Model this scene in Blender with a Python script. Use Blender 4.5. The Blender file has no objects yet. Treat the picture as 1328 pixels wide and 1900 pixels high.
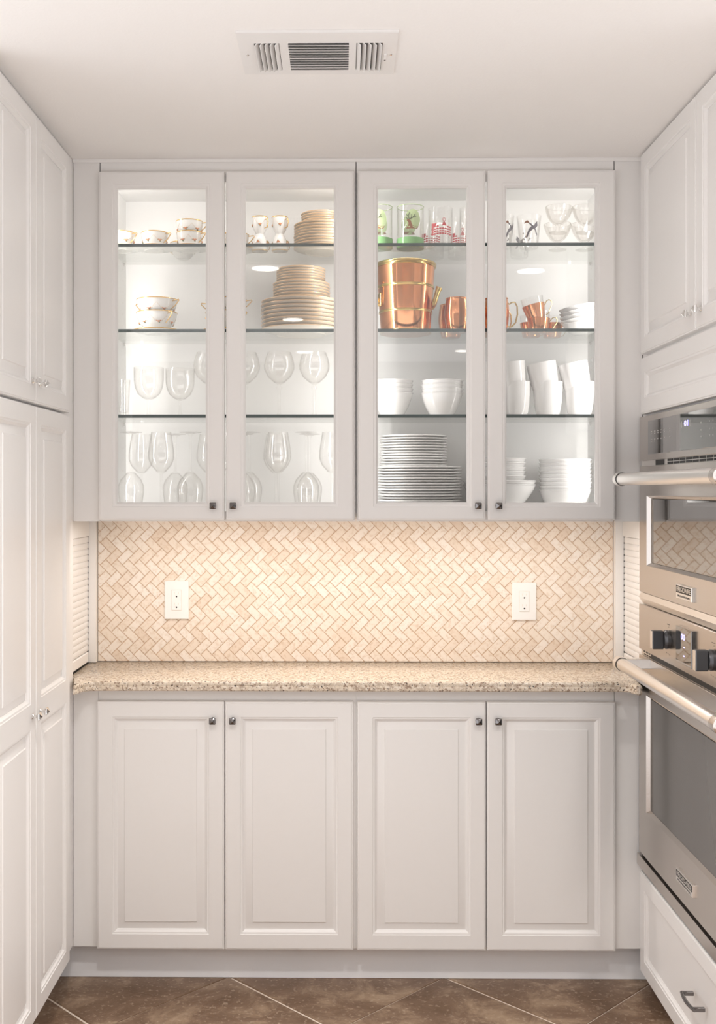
import bpy, bmesh, math, random
from mathutils import Vector, Matrix
random.seed(7)
C = bpy.context.scene.collection
sc = bpy.context.scene
PI = math.pi

# ------------------------------------------------------------------ camera
F, CX, CY, PSI, H = 2000.0, 609.0, 908.0, math.radians(0.6), 1.477
cam = bpy.data.cameras.new('camera'); co = bpy.data.objects.new('camera', cam); C.objects.link(co)
cam.sensor_fit = 'VERTICAL'; cam.sensor_height = 36.0; cam.lens = 36.0 * F / 1900
cam.shift_x = (664 - CX) / 1900; cam.shift_y = -(950 - CY) / 1900
co.location = (0, 0, H); co.rotation_euler = (PI / 2, 0, PSI)
cam.clip_start = 0.05; cam.clip_end = 60
sc.camera = co

# ------------------------------------------------------------------ light
sc.view_settings.view_transform = 'Standard'
sc.view_settings.look = 'None'
sc.view_settings.gamma = 1
sc.view_settings.use_curve_mapping = False
sc.view_settings.exposure = -0.30
w = bpy.data.worlds.new('world'); sc.world = w; w.use_nodes = True
w.node_tree.nodes['Background'].inputs[0].default_value = (0.99, 0.98, 1.0, 1)
w.node_tree.nodes['Background'].inputs[1].default_value = 2.3
try:
    sc.cycles.transparent_max_bounces = 40
    sc.cycles.max_bounces = 12
    sc.cycles.diffuse_bounces = 5
    sc.cycles.glossy_bounces = 4
    sc.cycles.sample_clamp_indirect = 4
    sc.cycles.caustics_reflective = False
    sc.cycles.caustics_refractive = False
except Exception:
    pass

P_CEIL, P_STRIP, P_UNDER = 12.5, 2.1, 2.45
def area(name, loc, size, power, color, direction, size_y=None, shape='RECTANGLE', spread=PI, parent=None):
    l = bpy.data.lights.new(name, 'AREA'); l.shape = shape; l.size = size
    if size_y: l.size_y = size_y
    l.energy = power; l.color = color; l.spread = spread
    o = bpy.data.objects.new(name, l); C.objects.link(o)
    o.location = loc
    o.rotation_euler = Vector(direction).to_track_quat('-Z', 'Y').to_euler()
    return o
DOWNLIGHTS = [(-0.33, 1.62), (0.86, 1.55), (-0.27, 0.18), (-0.25, -1.30), (0.88, -1.25)]

# ------------------------------------------------------------------ rays (pixel -> point on a plane)
def ray(px, py):
    xc = (px - CX) / F; zc = -(py - CY) / F
    s, c = math.sin(PSI), math.cos(PSI)
    return (-s + xc * c, c + xc * s, zc)
def atY(px, py, Y):
    r = ray(px, py); t = Y / r[1]; return r[0] * t, H + r[2] * t
def atZ(px, py, Z):
    r = ray(px, py); t = (Z - H) / r[2]; return r[0] * t, r[1] * t
def XY(px, Y): return atY(px, 900, Y)[0]

# ------------------------------------------------------------------ materials
M = {}
def nodes(name):
    m = bpy.data.materials.new(name); m.use_nodes = True
    nt = m.node_tree; return m, nt, nt.nodes['Principled BSDF']
def simple(name, col, rough=0.4, metal=0.0, spec=0.5, coat=0.0, bump=0.0, bscale=200, var=0.0, emit=0, stretch=None):
    m, nt, p = nodes(name)
    N, L = nt.nodes, nt.links
    p.inputs['Base Color'].default_value = (*col, 1)
    p.inputs['Roughness'].default_value = rough
    p.inputs['Metallic'].default_value = metal
    p.inputs['Specular IOR Level'].default_value = spec
    p.inputs['Coat Weight'].default_value = coat
    if emit:
        p.inputs['Emission Color'].default_value = (*col, 1); p.inputs['Emission Strength'].default_value = emit
    if bump or var:
        tc = N.new('ShaderNodeTexCoord'); mp = N.new('ShaderNodeMapping')
        if stretch: mp.inputs['Scale'].default_value = stretch
        nz = N.new('ShaderNodeTexNoise'); nz.inputs['Scale'].default_value = bscale; nz.inputs['Detail'].default_value = 3
        L.new(tc.outputs['Object'], mp.inputs[0]); L.new(mp.outputs[0], nz.inputs['Vector'])
        if bump:
            b = N.new('ShaderNodeBump'); b.inputs['Strength'].default_value = bump; b.inputs['Distance'].default_value = 0.002
            L.new(nz.outputs[0], b.inputs['Height']); L.new(b.outputs[0], p.inputs['Normal'])
        if var:
            mx = N.new('ShaderNodeMix'); mx.data_type = 'RGBA'
            mx.inputs['A'].default_value = (*[c * (1 - var) for c in col], 1); mx.inputs['B'].default_value = (*[min(1, c * (1 + var)) for c in col], 1)
            L.new(nz.outputs[0], mx.inputs['Factor']); L.new(mx.outputs['Result'], p.inputs['Base Color'])
    M[name] = m; return m
simple('paint', (0.86, 0.845, 0.83), 0.33, bump=0.03, bscale=60, var=0.008)
simple('inside_white', (0.935, 0.93, 0.92), 0.35, bump=0.02, bscale=80)
simple('ceiling_paint', (0.92, 0.90, 0.88), 0.85, spec=0.2, bump=0.35, bscale=160)
simple('wall_paint', (0.76, 0.72, 0.66), 0.8, bump=0.1, bscale=150)
simple('light_block_dark', (0.30, 0.28, 0.26), 0.8, bump=0.1)  # dark tone of the added wall, so it returns little frontal light
simple('toe_paint', (0.89, 0.90, 0.92), 0.4, bump=0.03)
simple('tambour_white', (0.86, 0.84, 0.82), 0.4, bump=0.02)
simple('chrome', (0.86, 0.85, 0.84), 0.06, 1.0, bump=0.01)
simple('knob_metal', (0.21, 0.20, 0.20), 0.07, 1.0, bump=0.01)
simple('steel', (0.60, 0.56, 0.525), 0.27, 1.0, bump=0.05, bscale=40, stretch=(1, 1, 30))
simple('steel_bright', (0.86, 0.83, 0.80), 0.3, 1.0, bump=0.03, bscale=40, stretch=(1, 1, 30))
simple('dark_metal', (0.09, 0.09, 0.095), 0.35, 0.7, bump=0.02)
simple('black', (0.012, 0.011, 0.01), 0.5, bump=0.02)
simple('oven_glass', (0.045, 0.042, 0.04), 0.035, spec=1.0, coat=1.0, bump=0.012, bscale=9)
simple('oven_glass_soft', (0.10, 0.095, 0.09), 0.16, spec=0.8, bump=0.01, bscale=9)
M['oven_glass'].node_tree.nodes['Principled BSDF'].inputs['Coat IOR'].default_value = 1.9
simple('lamp_glow', (1.0, 0.93, 0.84), 0.5, emit=14)
simple('led_glow', (1.0, 0.96, 0.90), 0.5, emit=3)
simple('blue_digit', (0.45, 0.42, 1.0), 0.5, emit=2.6)
simple('panel_print', (0.62, 0.60, 0.58), 0.5, bump=0.01)
simple('dark_print', (0.20, 0.17, 0.15), 0.5, bump=0.01)
simple('outlet_white', (0.90, 0.885, 0.87), 0.3, bump=0.01)
simple('grout', (0.66, 0.48, 0.33), 0.9, bump=0.3, bscale=400, var=0.08)
simple('floor_grout', (0.80, 0.70, 0.60), 0.9, bump=0.3, bscale=300)
simple('china', (0.86, 0.84, 0.81), 0.12, coat=0.4, bump=0.01)
simple('cream_china', (0.84, 0.76, 0.66), 0.2, coat=0.3, bump=0.01)
simple('white_china', (0.89, 0.88, 0.87), 0.14, coat=0.4, bump=0.01)
simple('gold', (0.80, 0.52, 0.20), 0.25, 0.75, bump=0.02)
simple('tan_gold', (0.70, 0.50, 0.32), 0.3, 0.35, bump=0.02)
simple('flower_red', (0.62, 0.24, 0.10), 0.5, bump=0.02, var=0.2)
simple('flower_green', (0.16, 0.20, 0.09), 0.5, bump=0.02)
simple('copper', (0.76, 0.33, 0.160), 0.13, 1.0, bump=0.05, bscale=45, var=0.05)
simple('brass', (0.60, 0.43, 0.17), 0.2, 1.0, bump=0.04)
simple('print_green', (0.42, 0.52, 0.28), 0.5, bump=0.01)
simple('base_green', (0.20, 0.42, 0.17), 0.2, bump=0.01)
simple('print_brown', (0.22, 0.09, 0.045), 0.5, bump=0.01)
simple('print_black', (0.03, 0.028, 0.03), 0.5, bump=0.01)
simple('print_grey', (0.12, 0.11, 0.13), 0.5, bump=0.01)
simple('print_red', (0.50, 0.07, 0.08), 0.5, bump=0.01)
simple('print_white', (0.85, 0.80, 0.76), 0.5, bump=0.01)
simple('shelf_edge', (0.055, 0.085, 0.085), 0.12, spec=0.5, bump=0.01)

def thin_glass(name, tint, edge, rough=0.02, power=3.0, refl=1.0, bump=0.0):
    m, nt, p = nodes(name); N, L = nt.nodes, nt.links
    N.remove(p)
    out = N['Material Output']
    tr = N.new('ShaderNodeBsdfTransparent'); gl = N.new('ShaderNodeBsdfGlossy'); gl.inputs['Roughness'].default_value = rough
    gl.inputs['Color'].default_value = (refl, refl, refl, 1)
    lw = N.new('ShaderNodeLayerWeight'); lw.inputs['Blend'].default_value = 0.5
    pw = N.new('ShaderNodeMath'); pw.operation = 'POWER'; pw.inputs[1].default_value = power
    L.new(lw.outputs['Facing'], pw.inputs[0])
    mc = N.new('ShaderNodeMix'); mc.data_type = 'RGBA'; mc.inputs['A'].default_value = (*tint, 1); mc.inputs['B'].default_value = (*edge, 1)
    L.new(pw.outputs[0], mc.inputs['Factor']); L.new(mc.outputs['Result'], tr.inputs['Color'])
    p5 = N.new('ShaderNodeMath'); p5.operation = 'POWER'; p5.inputs[1].default_value = 5; L.new(lw.outputs['Facing'], p5.inputs[0])
    fr = N.new('ShaderNodeMath'); fr.operation = 'MULTIPLY_ADD'; fr.inputs[1].default_value = .75; fr.inputs[2].default_value = .05; L.new(p5.outputs[0], fr.inputs[0])
    if bump:
        tc = N.new('ShaderNodeTexCoord'); nz = N.new('ShaderNodeTexNoise'); nz.inputs['Scale'].default_value = 90
        b = N.new('ShaderNodeBump'); b.inputs['Strength'].default_value = bump
        L.new(tc.outputs['Object'], nz.inputs['Vector']); L.new(nz.outputs[0], b.inputs['Height']); L.new(b.outputs[0], gl.inputs['Normal'])
    mx = N.new('ShaderNodeMixShader')
    L.new(fr.outputs[0], mx.inputs[0]); L.new(tr.outputs[0], mx.inputs[1]); L.new(gl.outputs[0], mx.inputs[2]); L.new(mx.outputs[0], out.inputs[0])
    M[name] = m
thin_glass('pane_glass', (0.992, 0.995, 0.993), (0.97, 0.98, 0.975))
thin_glass('shelf_glass', (0.990, 0.993, 0.989), (0.945, 0.962, 0.945), refl=0.85)
thin_glass('drink_glass', (0.993, 0.992, 0.990), (0.78, 0.765, 0.75), power=4)
thin_glass('cut_glass', (0.985, 0.98, 0.975), (0.72, 0.70, 0.67), power=2.6, bump=0.4)
thin_glass('green_glass', (0.93, 0.96, 0.84), (0.45, 0.52, 0.30), power=2.5)

def tile_material():
    m, nt, p = nodes('travertine'); N, L = nt.nodes, nt.links
    oi = N.new('ShaderNodeObjectInfo'); ge = N.new('ShaderNodeNewGeometry')
    ad = N.new('ShaderNodeMath'); ad.operation = 'ADD'; L.new(oi.outputs['Random'], ad.inputs[0]); L.new(ge.outputs['Random Per Island'], ad.inputs[1])
    fr = N.new('ShaderNodeMath'); fr.operation = 'FRACT'; L.new(ad.outputs[0], fr.inputs[0])
    cr = N.new('ShaderNodeValToRGB'); e = cr.color_ramp.elements
    e[0].position = 0; e[0].color = (0.80, 0.68, 0.57, 1); e[1].position = 1; e[1].color = (0.90, 0.83, 0.76, 1)
    a = e.new(0.18); a.color = (0.85, 0.745, 0.64, 1); a = e.new(0.6); a.color = (0.875, 0.79, 0.70, 1)
    L.new(fr.outputs[0], cr.inputs[0])
    nz = N.new('ShaderNodeTexNoise'); nz.inputs['Scale'].default_value = 120; nz.inputs['Detail'].default_value = 4
    L.new(ge.outputs['Position'], nz.inputs['Vector'])
    c2 = N.new('ShaderNodeValToRGB'); c2.color_ramp.elements[0].position = 0.30; c2.color_ramp.elements[0].color = (0.80, 0.72, 0.64, 1)
    c2.color_ramp.elements[1].position = 0.50; c2.color_ramp.elements[1].color = (1, 1, 1, 1)
    L.new(nz.outputs[0], c2.inputs[0])
    mx = N.new('ShaderNodeMix'); mx.data_type = 'RGBA'; mx.blend_type = 'MULTIPLY'; mx.inputs['Factor'].default_value = 0.7
    L.new(cr.outputs[0], mx.inputs['A']); L.new(c2.outputs[0], mx.inputs['B']); L.new(mx.outputs['Result'], p.inputs['Base Color'])
    b = N.new('ShaderNodeBump'); b.inputs['Strength'].default_value = 0.25; b.inputs['Distance'].default_value = 0.001
    L.new(nz.outputs[0], b.inputs['Height']); L.new(b.outputs[0], p.inputs['Normal'])
    p.inputs['Roughness'].default_value = 0.55
    M['travertine'] = m
tile_material()
def granite():
    m, nt, p = nodes('granite'); N, L = nt.nodes, nt.links
    ge = N.new('ShaderNodeNewGeometry')
    def noise(s, d=4, off=0):
        mp = N.new('ShaderNodeMapping'); mp.inputs['Location'].default_value = (off, off, off); L.new(ge.outputs['Position'], mp.inputs[0])
        n = N.new('ShaderNodeTexNoise'); n.inputs['Scale'].default_value = s; n.inputs['Detail'].default_value = d; L.new(mp.outputs[0], n.inputs['Vector']); return n
    def mix(fac, A, B):
        x = N.new('ShaderNodeMix'); x.data_type = 'RGBA'; L.new(fac, x.inputs['Factor'])
        for s, v in (('A', A), ('B', B)):
            if isinstance(v, tuple): x.inputs[s].default_value = (*v, 1)
            else: L.new(v, x.inputs[s])
        return x.outputs['Result']
    def ramp(src, a, b):
        r = N.new('ShaderNodeValToRGB'); r.color_ramp.elements[0].position = a; r.color_ramp.elements[1].position = b; L.new(src, r.inputs[0]); return r.outputs[0]
    c = mix(ramp(noise(60).outputs[0], .42, .66), (0.74, 0.63, 0.50), (0.50, 0.40, 0.31))
    c = mix(ramp(noise(140, 3, 5).outputs[0], .50, .60), c, (0.80, 0.71, 0.60))
    c = mix(ramp(noise(140, 4, 9).outputs[0], .565, .62), c, (0.34, 0.24, 0.17))
    c = mix(ramp(noise(125, 3, 3).outputs[0], .63, .66), c, (0.05, 0.04, 0.035))
    L.new(c, p.inputs['Base Color']); p.inputs['Roughness'].default_value = 0.18
    M['granite'] = m
granite()
def floor_stone():
    m, nt, p = nodes('floor_stone'); N, L = nt.nodes, nt.links
    ge = N.new('ShaderNodeNewGeometry'); oi = N.new('ShaderNodeObjectInfo')
    mp = N.new('ShaderNodeVectorMath'); mp.operation = 'ADD'; L.new(ge.outputs['Position'], mp.inputs[0])
    sm = N.new('ShaderNodeMath'); sm.operation = 'MULTIPLY'; sm.inputs[1].default_value = 37; L.new(oi.outputs['Random'], sm.inputs[0]); L.new(sm.outputs[0], mp.inputs[1])
    n1 = N.new('ShaderNodeTexNoise'); n1.inputs['Scale'].default_value = 7; n1.inputs['Detail'].default_value = 8; n1.inputs['Roughness'].default_value = .68; n1.inputs['Distortion'].default_value = .6
    n2 = N.new('ShaderNodeTexNoise'); n2.inputs['Scale'].default_value = 85; n2.inputs['Detail'].default_value = 5
    L.new(mp.outputs[0], n1.inputs['Vector']); L.new(mp.outputs[0], n2.inputs['Vector'])
    cr = N.new('ShaderNodeValToRGB'); e = cr.color_ramp.elements
    e[0].position = .32; e[0].color = (0.135, 0.076, 0.042, 1); e[1].position = .70; e[1].color = (0.42, 0.30, 0.20, 1)
    a = e.new(.5); a.color = (0.20, 0.125, 0.078, 1)
    L.new(n1.outputs[0], cr.inputs[0])
    c2 = N.new('ShaderNodeValToRGB'); c2.color_ramp.elements[0].position = .57; c2.color_ramp.elements[1].position = .80; L.new(n2.outputs[0], c2.inputs[0])
    mx = N.new('ShaderNodeMix'); mx.data_type = 'RGBA'; L.new(c2.outputs[0], mx.inputs['Factor']); L.new(cr.outputs[0], mx.inputs['A']); mx.inputs['B'].default_value = (0.48, 0.37, 0.27, 1)
    L.new(mx.outputs['Result'], p.inputs['Base Color']); p.inputs['Roughness'].default_value = 0.42
    b = N.new('ShaderNodeBump'); b.inputs['Strength'].default_value = .3; b.inputs['Distance'].default_value = .002; L.new(n2.outputs[0], b.inputs['Height']); L.new(b.outputs[0], p.inputs['Normal'])
    M['floor_stone'] = m
floor_stone()

# ------------------------------------------------------------------ mesh helpers
class MB:
    def __init__(s): s.v = []; s.f = []; s.m = []
    def add(s, vs, fs, mi=0):
        o = len(s.v); s.v += [tuple(v) for v in vs]; s.f += [tuple(i + o for i in f) for f in fs]; s.m += [mi] * len(fs); return s
    def box(s, x0, x1, y0, y1, z0, z1, mi=0, ch=0.0):
        if x1 < x0: x0, x1 = x1, x0
        if y1 < y0: y0, y1 = y1, y0
        if z1 < z0: z0, z1 = z1, z0
        if ch <= 0:
            v = [(x, y, z) for x in (x0, x1) for y in (y0, y1) for z in (z0, z1)]
            f = [(0, 1, 3, 2), (4, 6, 7, 5), (0, 4, 5, 1), (2, 3, 7, 6), (0, 2, 6, 4), (1, 5, 7, 3)]
            return s.add(v, f, mi)
        bm = bmesh.new(); r = bmesh.ops.create_cube(bm, size=1)
        for q in bm.verts: q.co = ((x0 + x1) / 2 + q.co.x * (x1 - x0), (y0 + y1) / 2 + q.co.y * (y1 - y0), (z0 + z1) / 2 + q.co.z * (z1 - z0))
        bmesh.ops.bevel(bm, geom=bm.edges[:], offset=min(ch, (x1 - x0) * .45, (y1 - y0) * .45, (z1 - z0) * .45), segments=1, affect='EDGES')
        bm.verts.index_update()
        s.add([q.co[:] for q in bm.verts], [[q.index for q in f.verts] for f in bm.faces], mi); bm.free(); return s
    def lathe(s, prof, n=32, c=(0, 0, 0), mi=0, axis='z', wob=None):
        vs = []; fs = []; idx = []
        for r, z in prof:
            if r < 1e-6: idx.append([len(vs)]); vs.append((0, 0, z))
            else:
                idx.append(list(range(len(vs), len(vs) + n)))
                for k in range(n):
                    a = 2 * PI * k / n; rr = r * (wob(k, z) if wob else 1)
                    vs.append((rr * math.cos(a), rr * math.sin(a), z))
        for a, b in zip(idx, idx[1:]):
            for k in range(n):
                k2 = (k + 1) % n
                if len(a) == 1 and len(b) == 1: continue
                if len(a) == 1: fs.append((a[0], b[k], b[k2]))
                elif len(b) == 1: fs.append((a[k], b[0], a[k2]))
                else: fs.append((a[k], b[k], b[k2], a[k2]))
        if axis == 'x': vs = [(-z, y, x) for x, y, z in vs]
        if axis == 'mx': vs = [(z, y, x) for x, y, z in vs]
        if axis == 'y': vs = [(x, z, y) for x, y, z in vs]
        vs = [(x + c[0], y + c[1], z + c[2]) for x, y, z in vs]
        return s.add(vs, fs, mi)
    def tube(s, pts, r, n=8, mi=0, flat=1.0, cap=True):
        pts = [Vector(p) for p in pts]; vs = []; fs = []
        up = Vector((0.013, 0.031, 1)); prev = None
        for i, p in enumerate(pts):
            t = (pts[min(i + 1, len(pts) - 1)] - pts[max(i - 1, 0)]).normalized()
            if prev is None:
                a = t.cross(up); a = a if a.length > .1 else t.cross(Vector((0, 1, 0)))
            else: a = prev - t * prev.dot(t)
            a.normalize(); prev = a; b = t.cross(a)
            rr = r[i] if isinstance(r, (list, tuple)) else r
            for k in range(n):
                q = 2 * PI * k / n; vs.append(p + a * math.cos(q) * rr + b * math.sin(q) * rr * flat)
        for i in range(len(pts) - 1):
            for k in range(n):
                k2 = (k + 1) % n; fs.append((i * n + k, i * n + k2, (i + 1) * n + k2, (i + 1) * n + k))
        if cap: fs.append(tuple(range(n))); fs.append(tuple(range((len(pts) - 1) * n, len(pts) * n)))
        return s.add(vs, fs, mi)
    def loops(s, rects, tr, mi=0, cap=True, back=True):
        """rects: list of (u0,u1,v0,v1,w); tr maps (u,v,w) to a point"""
        vs = []; fs = []
        for u0, u1, v0, v1, wv in rects:
            vs += [tr(u0, v0, wv), tr(u1, v0, wv), tr(u1, v1, wv), tr(u0, v1, wv)]
        for i in range(len(rects) - 1):
            for k in range(4):
                k2 = (k + 1) % 4; fs.append((i * 4 + k, i * 4 + k2, i * 4 + 4 + k2, i * 4 + 4 + k))
        if cap: n = (len(rects) - 1) * 4; fs.append((n, n + 1, n + 2, n + 3))
        if back: fs.append((3, 2, 1, 0))
        return s.add(vs, fs, mi)
    def prism(s, poly, tr, w0, w1, mi=0):
        n = len(poly); vs = [tr(u, v, w0) for u, v in poly] + [tr(u, v, w1) for u, v in poly]
        fs = [tuple(range(n)), tuple(range(2 * n - 1, n - 1, -1))] + [(k, (k + 1) % n, n + (k + 1) % n, n + k) for k in range(n)]
        return s.add(vs, fs, mi)
    def mesh(s, name, mats, off=(0, 0, 0), smooth=35):
        me = bpy.data.meshes.new(name)
        me.from_pydata([(x - off[0], y - off[1], z - off[2]) for x, y, z in s.v], [], s.f)
        for m in (mats if isinstance(mats, (list, tuple)) else [mats]): me.materials.append(M[m])
        me.polygons.foreach_set('material_index', s.m)
        bm = bmesh.new(); bm.from_mesh(me); bmesh.ops.recalc_face_normals(bm, faces=bm.faces); bm.to_mesh(me); bm.free()
        if smooth:
            me.polygons.foreach_set('use_smooth', [True] * len(me.polygons)); me.set_sharp_from_angle(angle=math.radians(smooth))
        me.update(); return me

W = {}
def tag(o, label=None, cat=None, group=None, kind=None):
    if label: o['label'] = label
    if cat: o['category'] = cat
    if group: o['group'] = group
    if kind: o['kind'] = kind
    return o
def thing(name, label, cat, loc=(0, 0, 0), group=None, parent=None):
    o = bpy.data.objects.new(name, None); C.objects.link(o); o.location = loc; o.empty_display_size = 0.02
    W[o.name] = Vector(loc); return tag(o, label, cat, group)
def part(name, mb, mats, parent=None, label=None, kind=None, smooth=35, origin=None):
    """mb in world coordinates; one mesh object"""
    if parent is not None: off = W[parent.name]
    elif origin is not None: off = Vector(origin)
    else:
        n = len(mb.v); off = Vector((sum(v[0] for v in mb.v) / n, sum(v[1] for v in mb.v) / n, min(v[2] for v in mb.v)))
    o = bpy.data.objects.new(name, mb.mesh(name, mats, off, smooth)); C.objects.link(o)
    if parent is not None: o.parent = parent
    else: o.location = off
    W[o.name] = Vector(off)
    return tag(o, label, None, None, kind)
def struct(name, mb, mats, label=None):
    return tag(part(name, mb, mats), label, None, None, 'structure')
def placed(name, me, loc, parent, rot=None):
    """a mesh made around its own origin, put at a world point under parent"""
    o = bpy.data.objects.new(name, me); C.objects.link(o)
    o.parent = parent; o.location = Vector(loc) - W[parent.name]
    if rot is not None: o.rotation_euler = rot
    W[o.name] = Vector(loc); return o
def copy_tree(o, parent=None):
    c = o.copy(); c.name = o.name.split('.')[0].replace('tmpl_', ''); C.objects.link(c)
    if parent is not None: c.parent = parent
    for ch in list(o.children): copy_tree(ch, c)
    return c

# ------------------------------------------------------------------ planes and levels
CEIL = 2.461
Y_DOOR, Y_FACE, Y_KICK, Y_BACK, Y_IN = 3.190, 3.210, 3.257, 3.527, 3.510
X_L, X_R, X_M = -0.7145, 0.8145, 0.0487         # upper and base cabinet edges and their meeting line
XC_L, XD_L = -0.795, -0.773                     # left tall cabinet: carcass face, door face
XC_R, XD_R = 0.900, 0.883                       # right oven cabinet
XT_L, XT_R = -0.817, 0.919                      # tambour planes in the recess
Z_UB = 1.3815                                   # underside of the upper cabinets
Z_CT = 0.913                                    # countertop

# ------------------------------------------------------------------ setting
fl = struct('floor', MB().box(-1.45, 1.9, 0.7, 3.6, -0.06, -0.0035), 'floor_grout', 'floor of brown stone tiles laid diagonally with pale grout')
struct('ceiling', MB().box(-1.45, 1.9, -1.9, 3.6, CEIL, CEIL + 0.08), 'ceiling_paint', 'plain warm white ceiling')
struct('wall_back', MB().box(-1.45, 1.55, 3.532, 3.6, 0, CEIL), 'wall_paint')
struct('wall_left', MB().box(-1.45, -1.40, 2.36, 3.53, 0, CEIL), 'wall_paint')
struct('wall_light_block', MB().box(-4.0, 4.5, -2.0, -1.9, 0, CEIL), 'light_block_dark')  # added unseen wall behind the camera, wide and dark to block frontal light
struct('wall_right', MB().box(1.50, 1.55, 2.0, 3.53, 0, CEIL), 'wall_paint')
# floor tiles: square stone tiles at 45 degrees
def tr_floor(u, v, w_): return (u, v, w_)
SA, SB = 0.6480, 0.6535
tw = 0.459; tme = None
def floor_tiles():
    half = tw / 2 - 0.0026
    b = MB(); t = lambda u, v, w_: ((u + v) / math.sqrt(2), (v - u) / math.sqrt(2), w_)
    b.loops([(-half, half, -half, half, -0.008), (-half, half, -half, half, -0.0012), (-half + .002, half - .002, -half + .002, half - .002, 0.0)], t)
    me = b.mesh('floor_tile', 'floor_stone', smooth=0)
    for i in range(-12, 14):
        for j in range(-12, 12):
            p = -3.600 + SA * (i + .5); q = 2.931 + SB * (j + .5)     # x-y and x+y of the centre
            x, y = (p + q) / 2, (q - p) / 2
            if -1.35 < x < 1.60 and 1.0 < y < 3.48: placed('floor_tile', me, (x, y, 0), fl)
floor_tiles()
struct('baseboard_back', MB().box(-0.90, 0.98, Y_KICK, Y_KICK + .015, 0.001, 0.118), 'toe_paint', 'painted toe kick under the base cabinets')

# fillers and the bead at the ceiling
b = MB().box(XC_L, X_L - .0015, Y_FACE, Y_FACE + .02, Z_UB, CEIL - .001)
struct('trim_1', b, 'paint', 'filler strip between the left tall cabinet and the glass-door cabinets')
b = MB().box(X_R + .0015, XC_R - .002, Y_FACE, Y_FACE + .02, Z_UB, CEIL - .001)
struct('trim_2', b, 'paint', 'filler strip between the glass-door cabinets and the oven cabinet')
b = MB().box(XC_L, X_L - .0015, Y_FACE, Y_FACE + .02, .113, .8835)
struct('trim_3', b, 'paint', 'filler strip beside the base cabinets under the left counter end')
b = MB().box(X_R + .0015, XC_R - .002, Y_FACE, Y_FACE + .02, .113, .8835)
struct('trim_4', b, 'paint', 'filler strip beside the base cabinets next to the ovens')
b = MB()
pts = [(0, 0), (0.0, -0.0075), (.002, -.0095), (.005, -.0095), (.007, -.007), (.009, -.004), (.009, 0)]
b.prism(pts, lambda u, v, w_: (w_, Y_FACE - u, CEIL - .0005 + v), XC_L, XC_R - .002)
struct('trim_5', b, 'paint', 'thin painted bead where the cabinets meet the ceiling')

# ------------------------------------------------------------------ doors
TB = lambda u, v, w_: (u, Y_DOOR + .019 - w_, v)            # back run, facing the camera
def TL(u, v, w_): return (XD_L - .019 + w_, u, v)           # left run, faces +x
def TR(u, v, w_): return (XD_R + .017 - w_, u, v)           # right run, faces -x
def knob_meshes():
    def head(m):
        b = MB(); s = .0098
        def sq(h, z, c=.0022): # rounded square ring
            o = []
            for sx, sy in ((1, 1), (-1, 1), (-1, -1), (1, -1)):
                a = [(sx * h, sy * (h - c)), (sx * (h - c * .3), sy * (h - c * .3)), (sx * (h - c), sy * h)]
                if sx * sy < 0: a = a[::-1]
                o += a
            return [(x, y, z) for x, y in o]
        rings = [sq(.0045, .0115, .002), sq(s * .85, .0140), sq(s, .0165), sq(s, .0185), sq(s * .93, .0200)]
        vs = [p for r in rings for p in r]; fs = []
        for i in range(len(rings) - 1):
            for k in range(12): fs.append((i * 12 + k, i * 12 + (k + 1) % 12, i * 12 + 12 + (k + 1) % 12, i * 12 + 12 + k))
        n = len(vs); vs.append((0, 0, .0262)); o = (len(rings) - 1) * 12
        for k in range(12): fs.append((o + k, o + (k + 1) % 12, n))
        fs.append(tuple(range(11, -1, -1)))
        b.add(vs, fs); return b
    st = MB().lathe([(0, 0), (.0085, 0), (.0085, .0015), (.0065, .003), (.0042, .005), (.0038, .009), (.0048, .012), (0, .012)], 20)
    h = head(None); st.add(h.v, h.f, 0)
    return st
KN = knob_meshes()
KNOB_D = KN.mesh('knob', 'knob_metal', smooth=20); KNOB_C = KN.mesh('knob', 'chrome', smooth=20)
def knob(parent, p, face):
    rot = {'B': (PI / 2, 0, 0), 'L': (0, PI / 2, 0), 'R': (0, -PI / 2, 0)}[face]
    o = placed('knob', KNOB_D if face == 'B' else KNOB_C, p, parent, rot); return o
def frame_rects(u0, u1, v0, v1, fw, t=.019, stick=.013):
    i = lambda d, wv: (u0 + d, u1 - d, v0 + d, v1 - d, wv)
    r = [i(0, 0), i(0, t - .004), i(.0012, t - .0022), i(.0045, t - .0015), i(.0052, t), i(fw, t), i(fw + .0015, t - .0018), i(fw + .006, t - .0028), i(fw + .009, t - .0065), i(fw + stick, t - .0085)]
    return r
def panel_rects(u0, u1, v0, v1, t=.019, raised=.0245, flat=False):
    i = lambda d, wv: (u0 + d, u1 - d, v0 + d, v1 - d, wv)
    if flat: return [i(-.004, t - .014), i(-.004, t - .009), i(.0, t - .0095)]
    return [i(-.004, t - .014), i(-.004, t - .0105), i(0.001, t - .0105), i(.004, t - .0095), i(raised - .002, t - .0038), i(raised, t - .0012), i(raised + .003, t - .001)]
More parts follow.
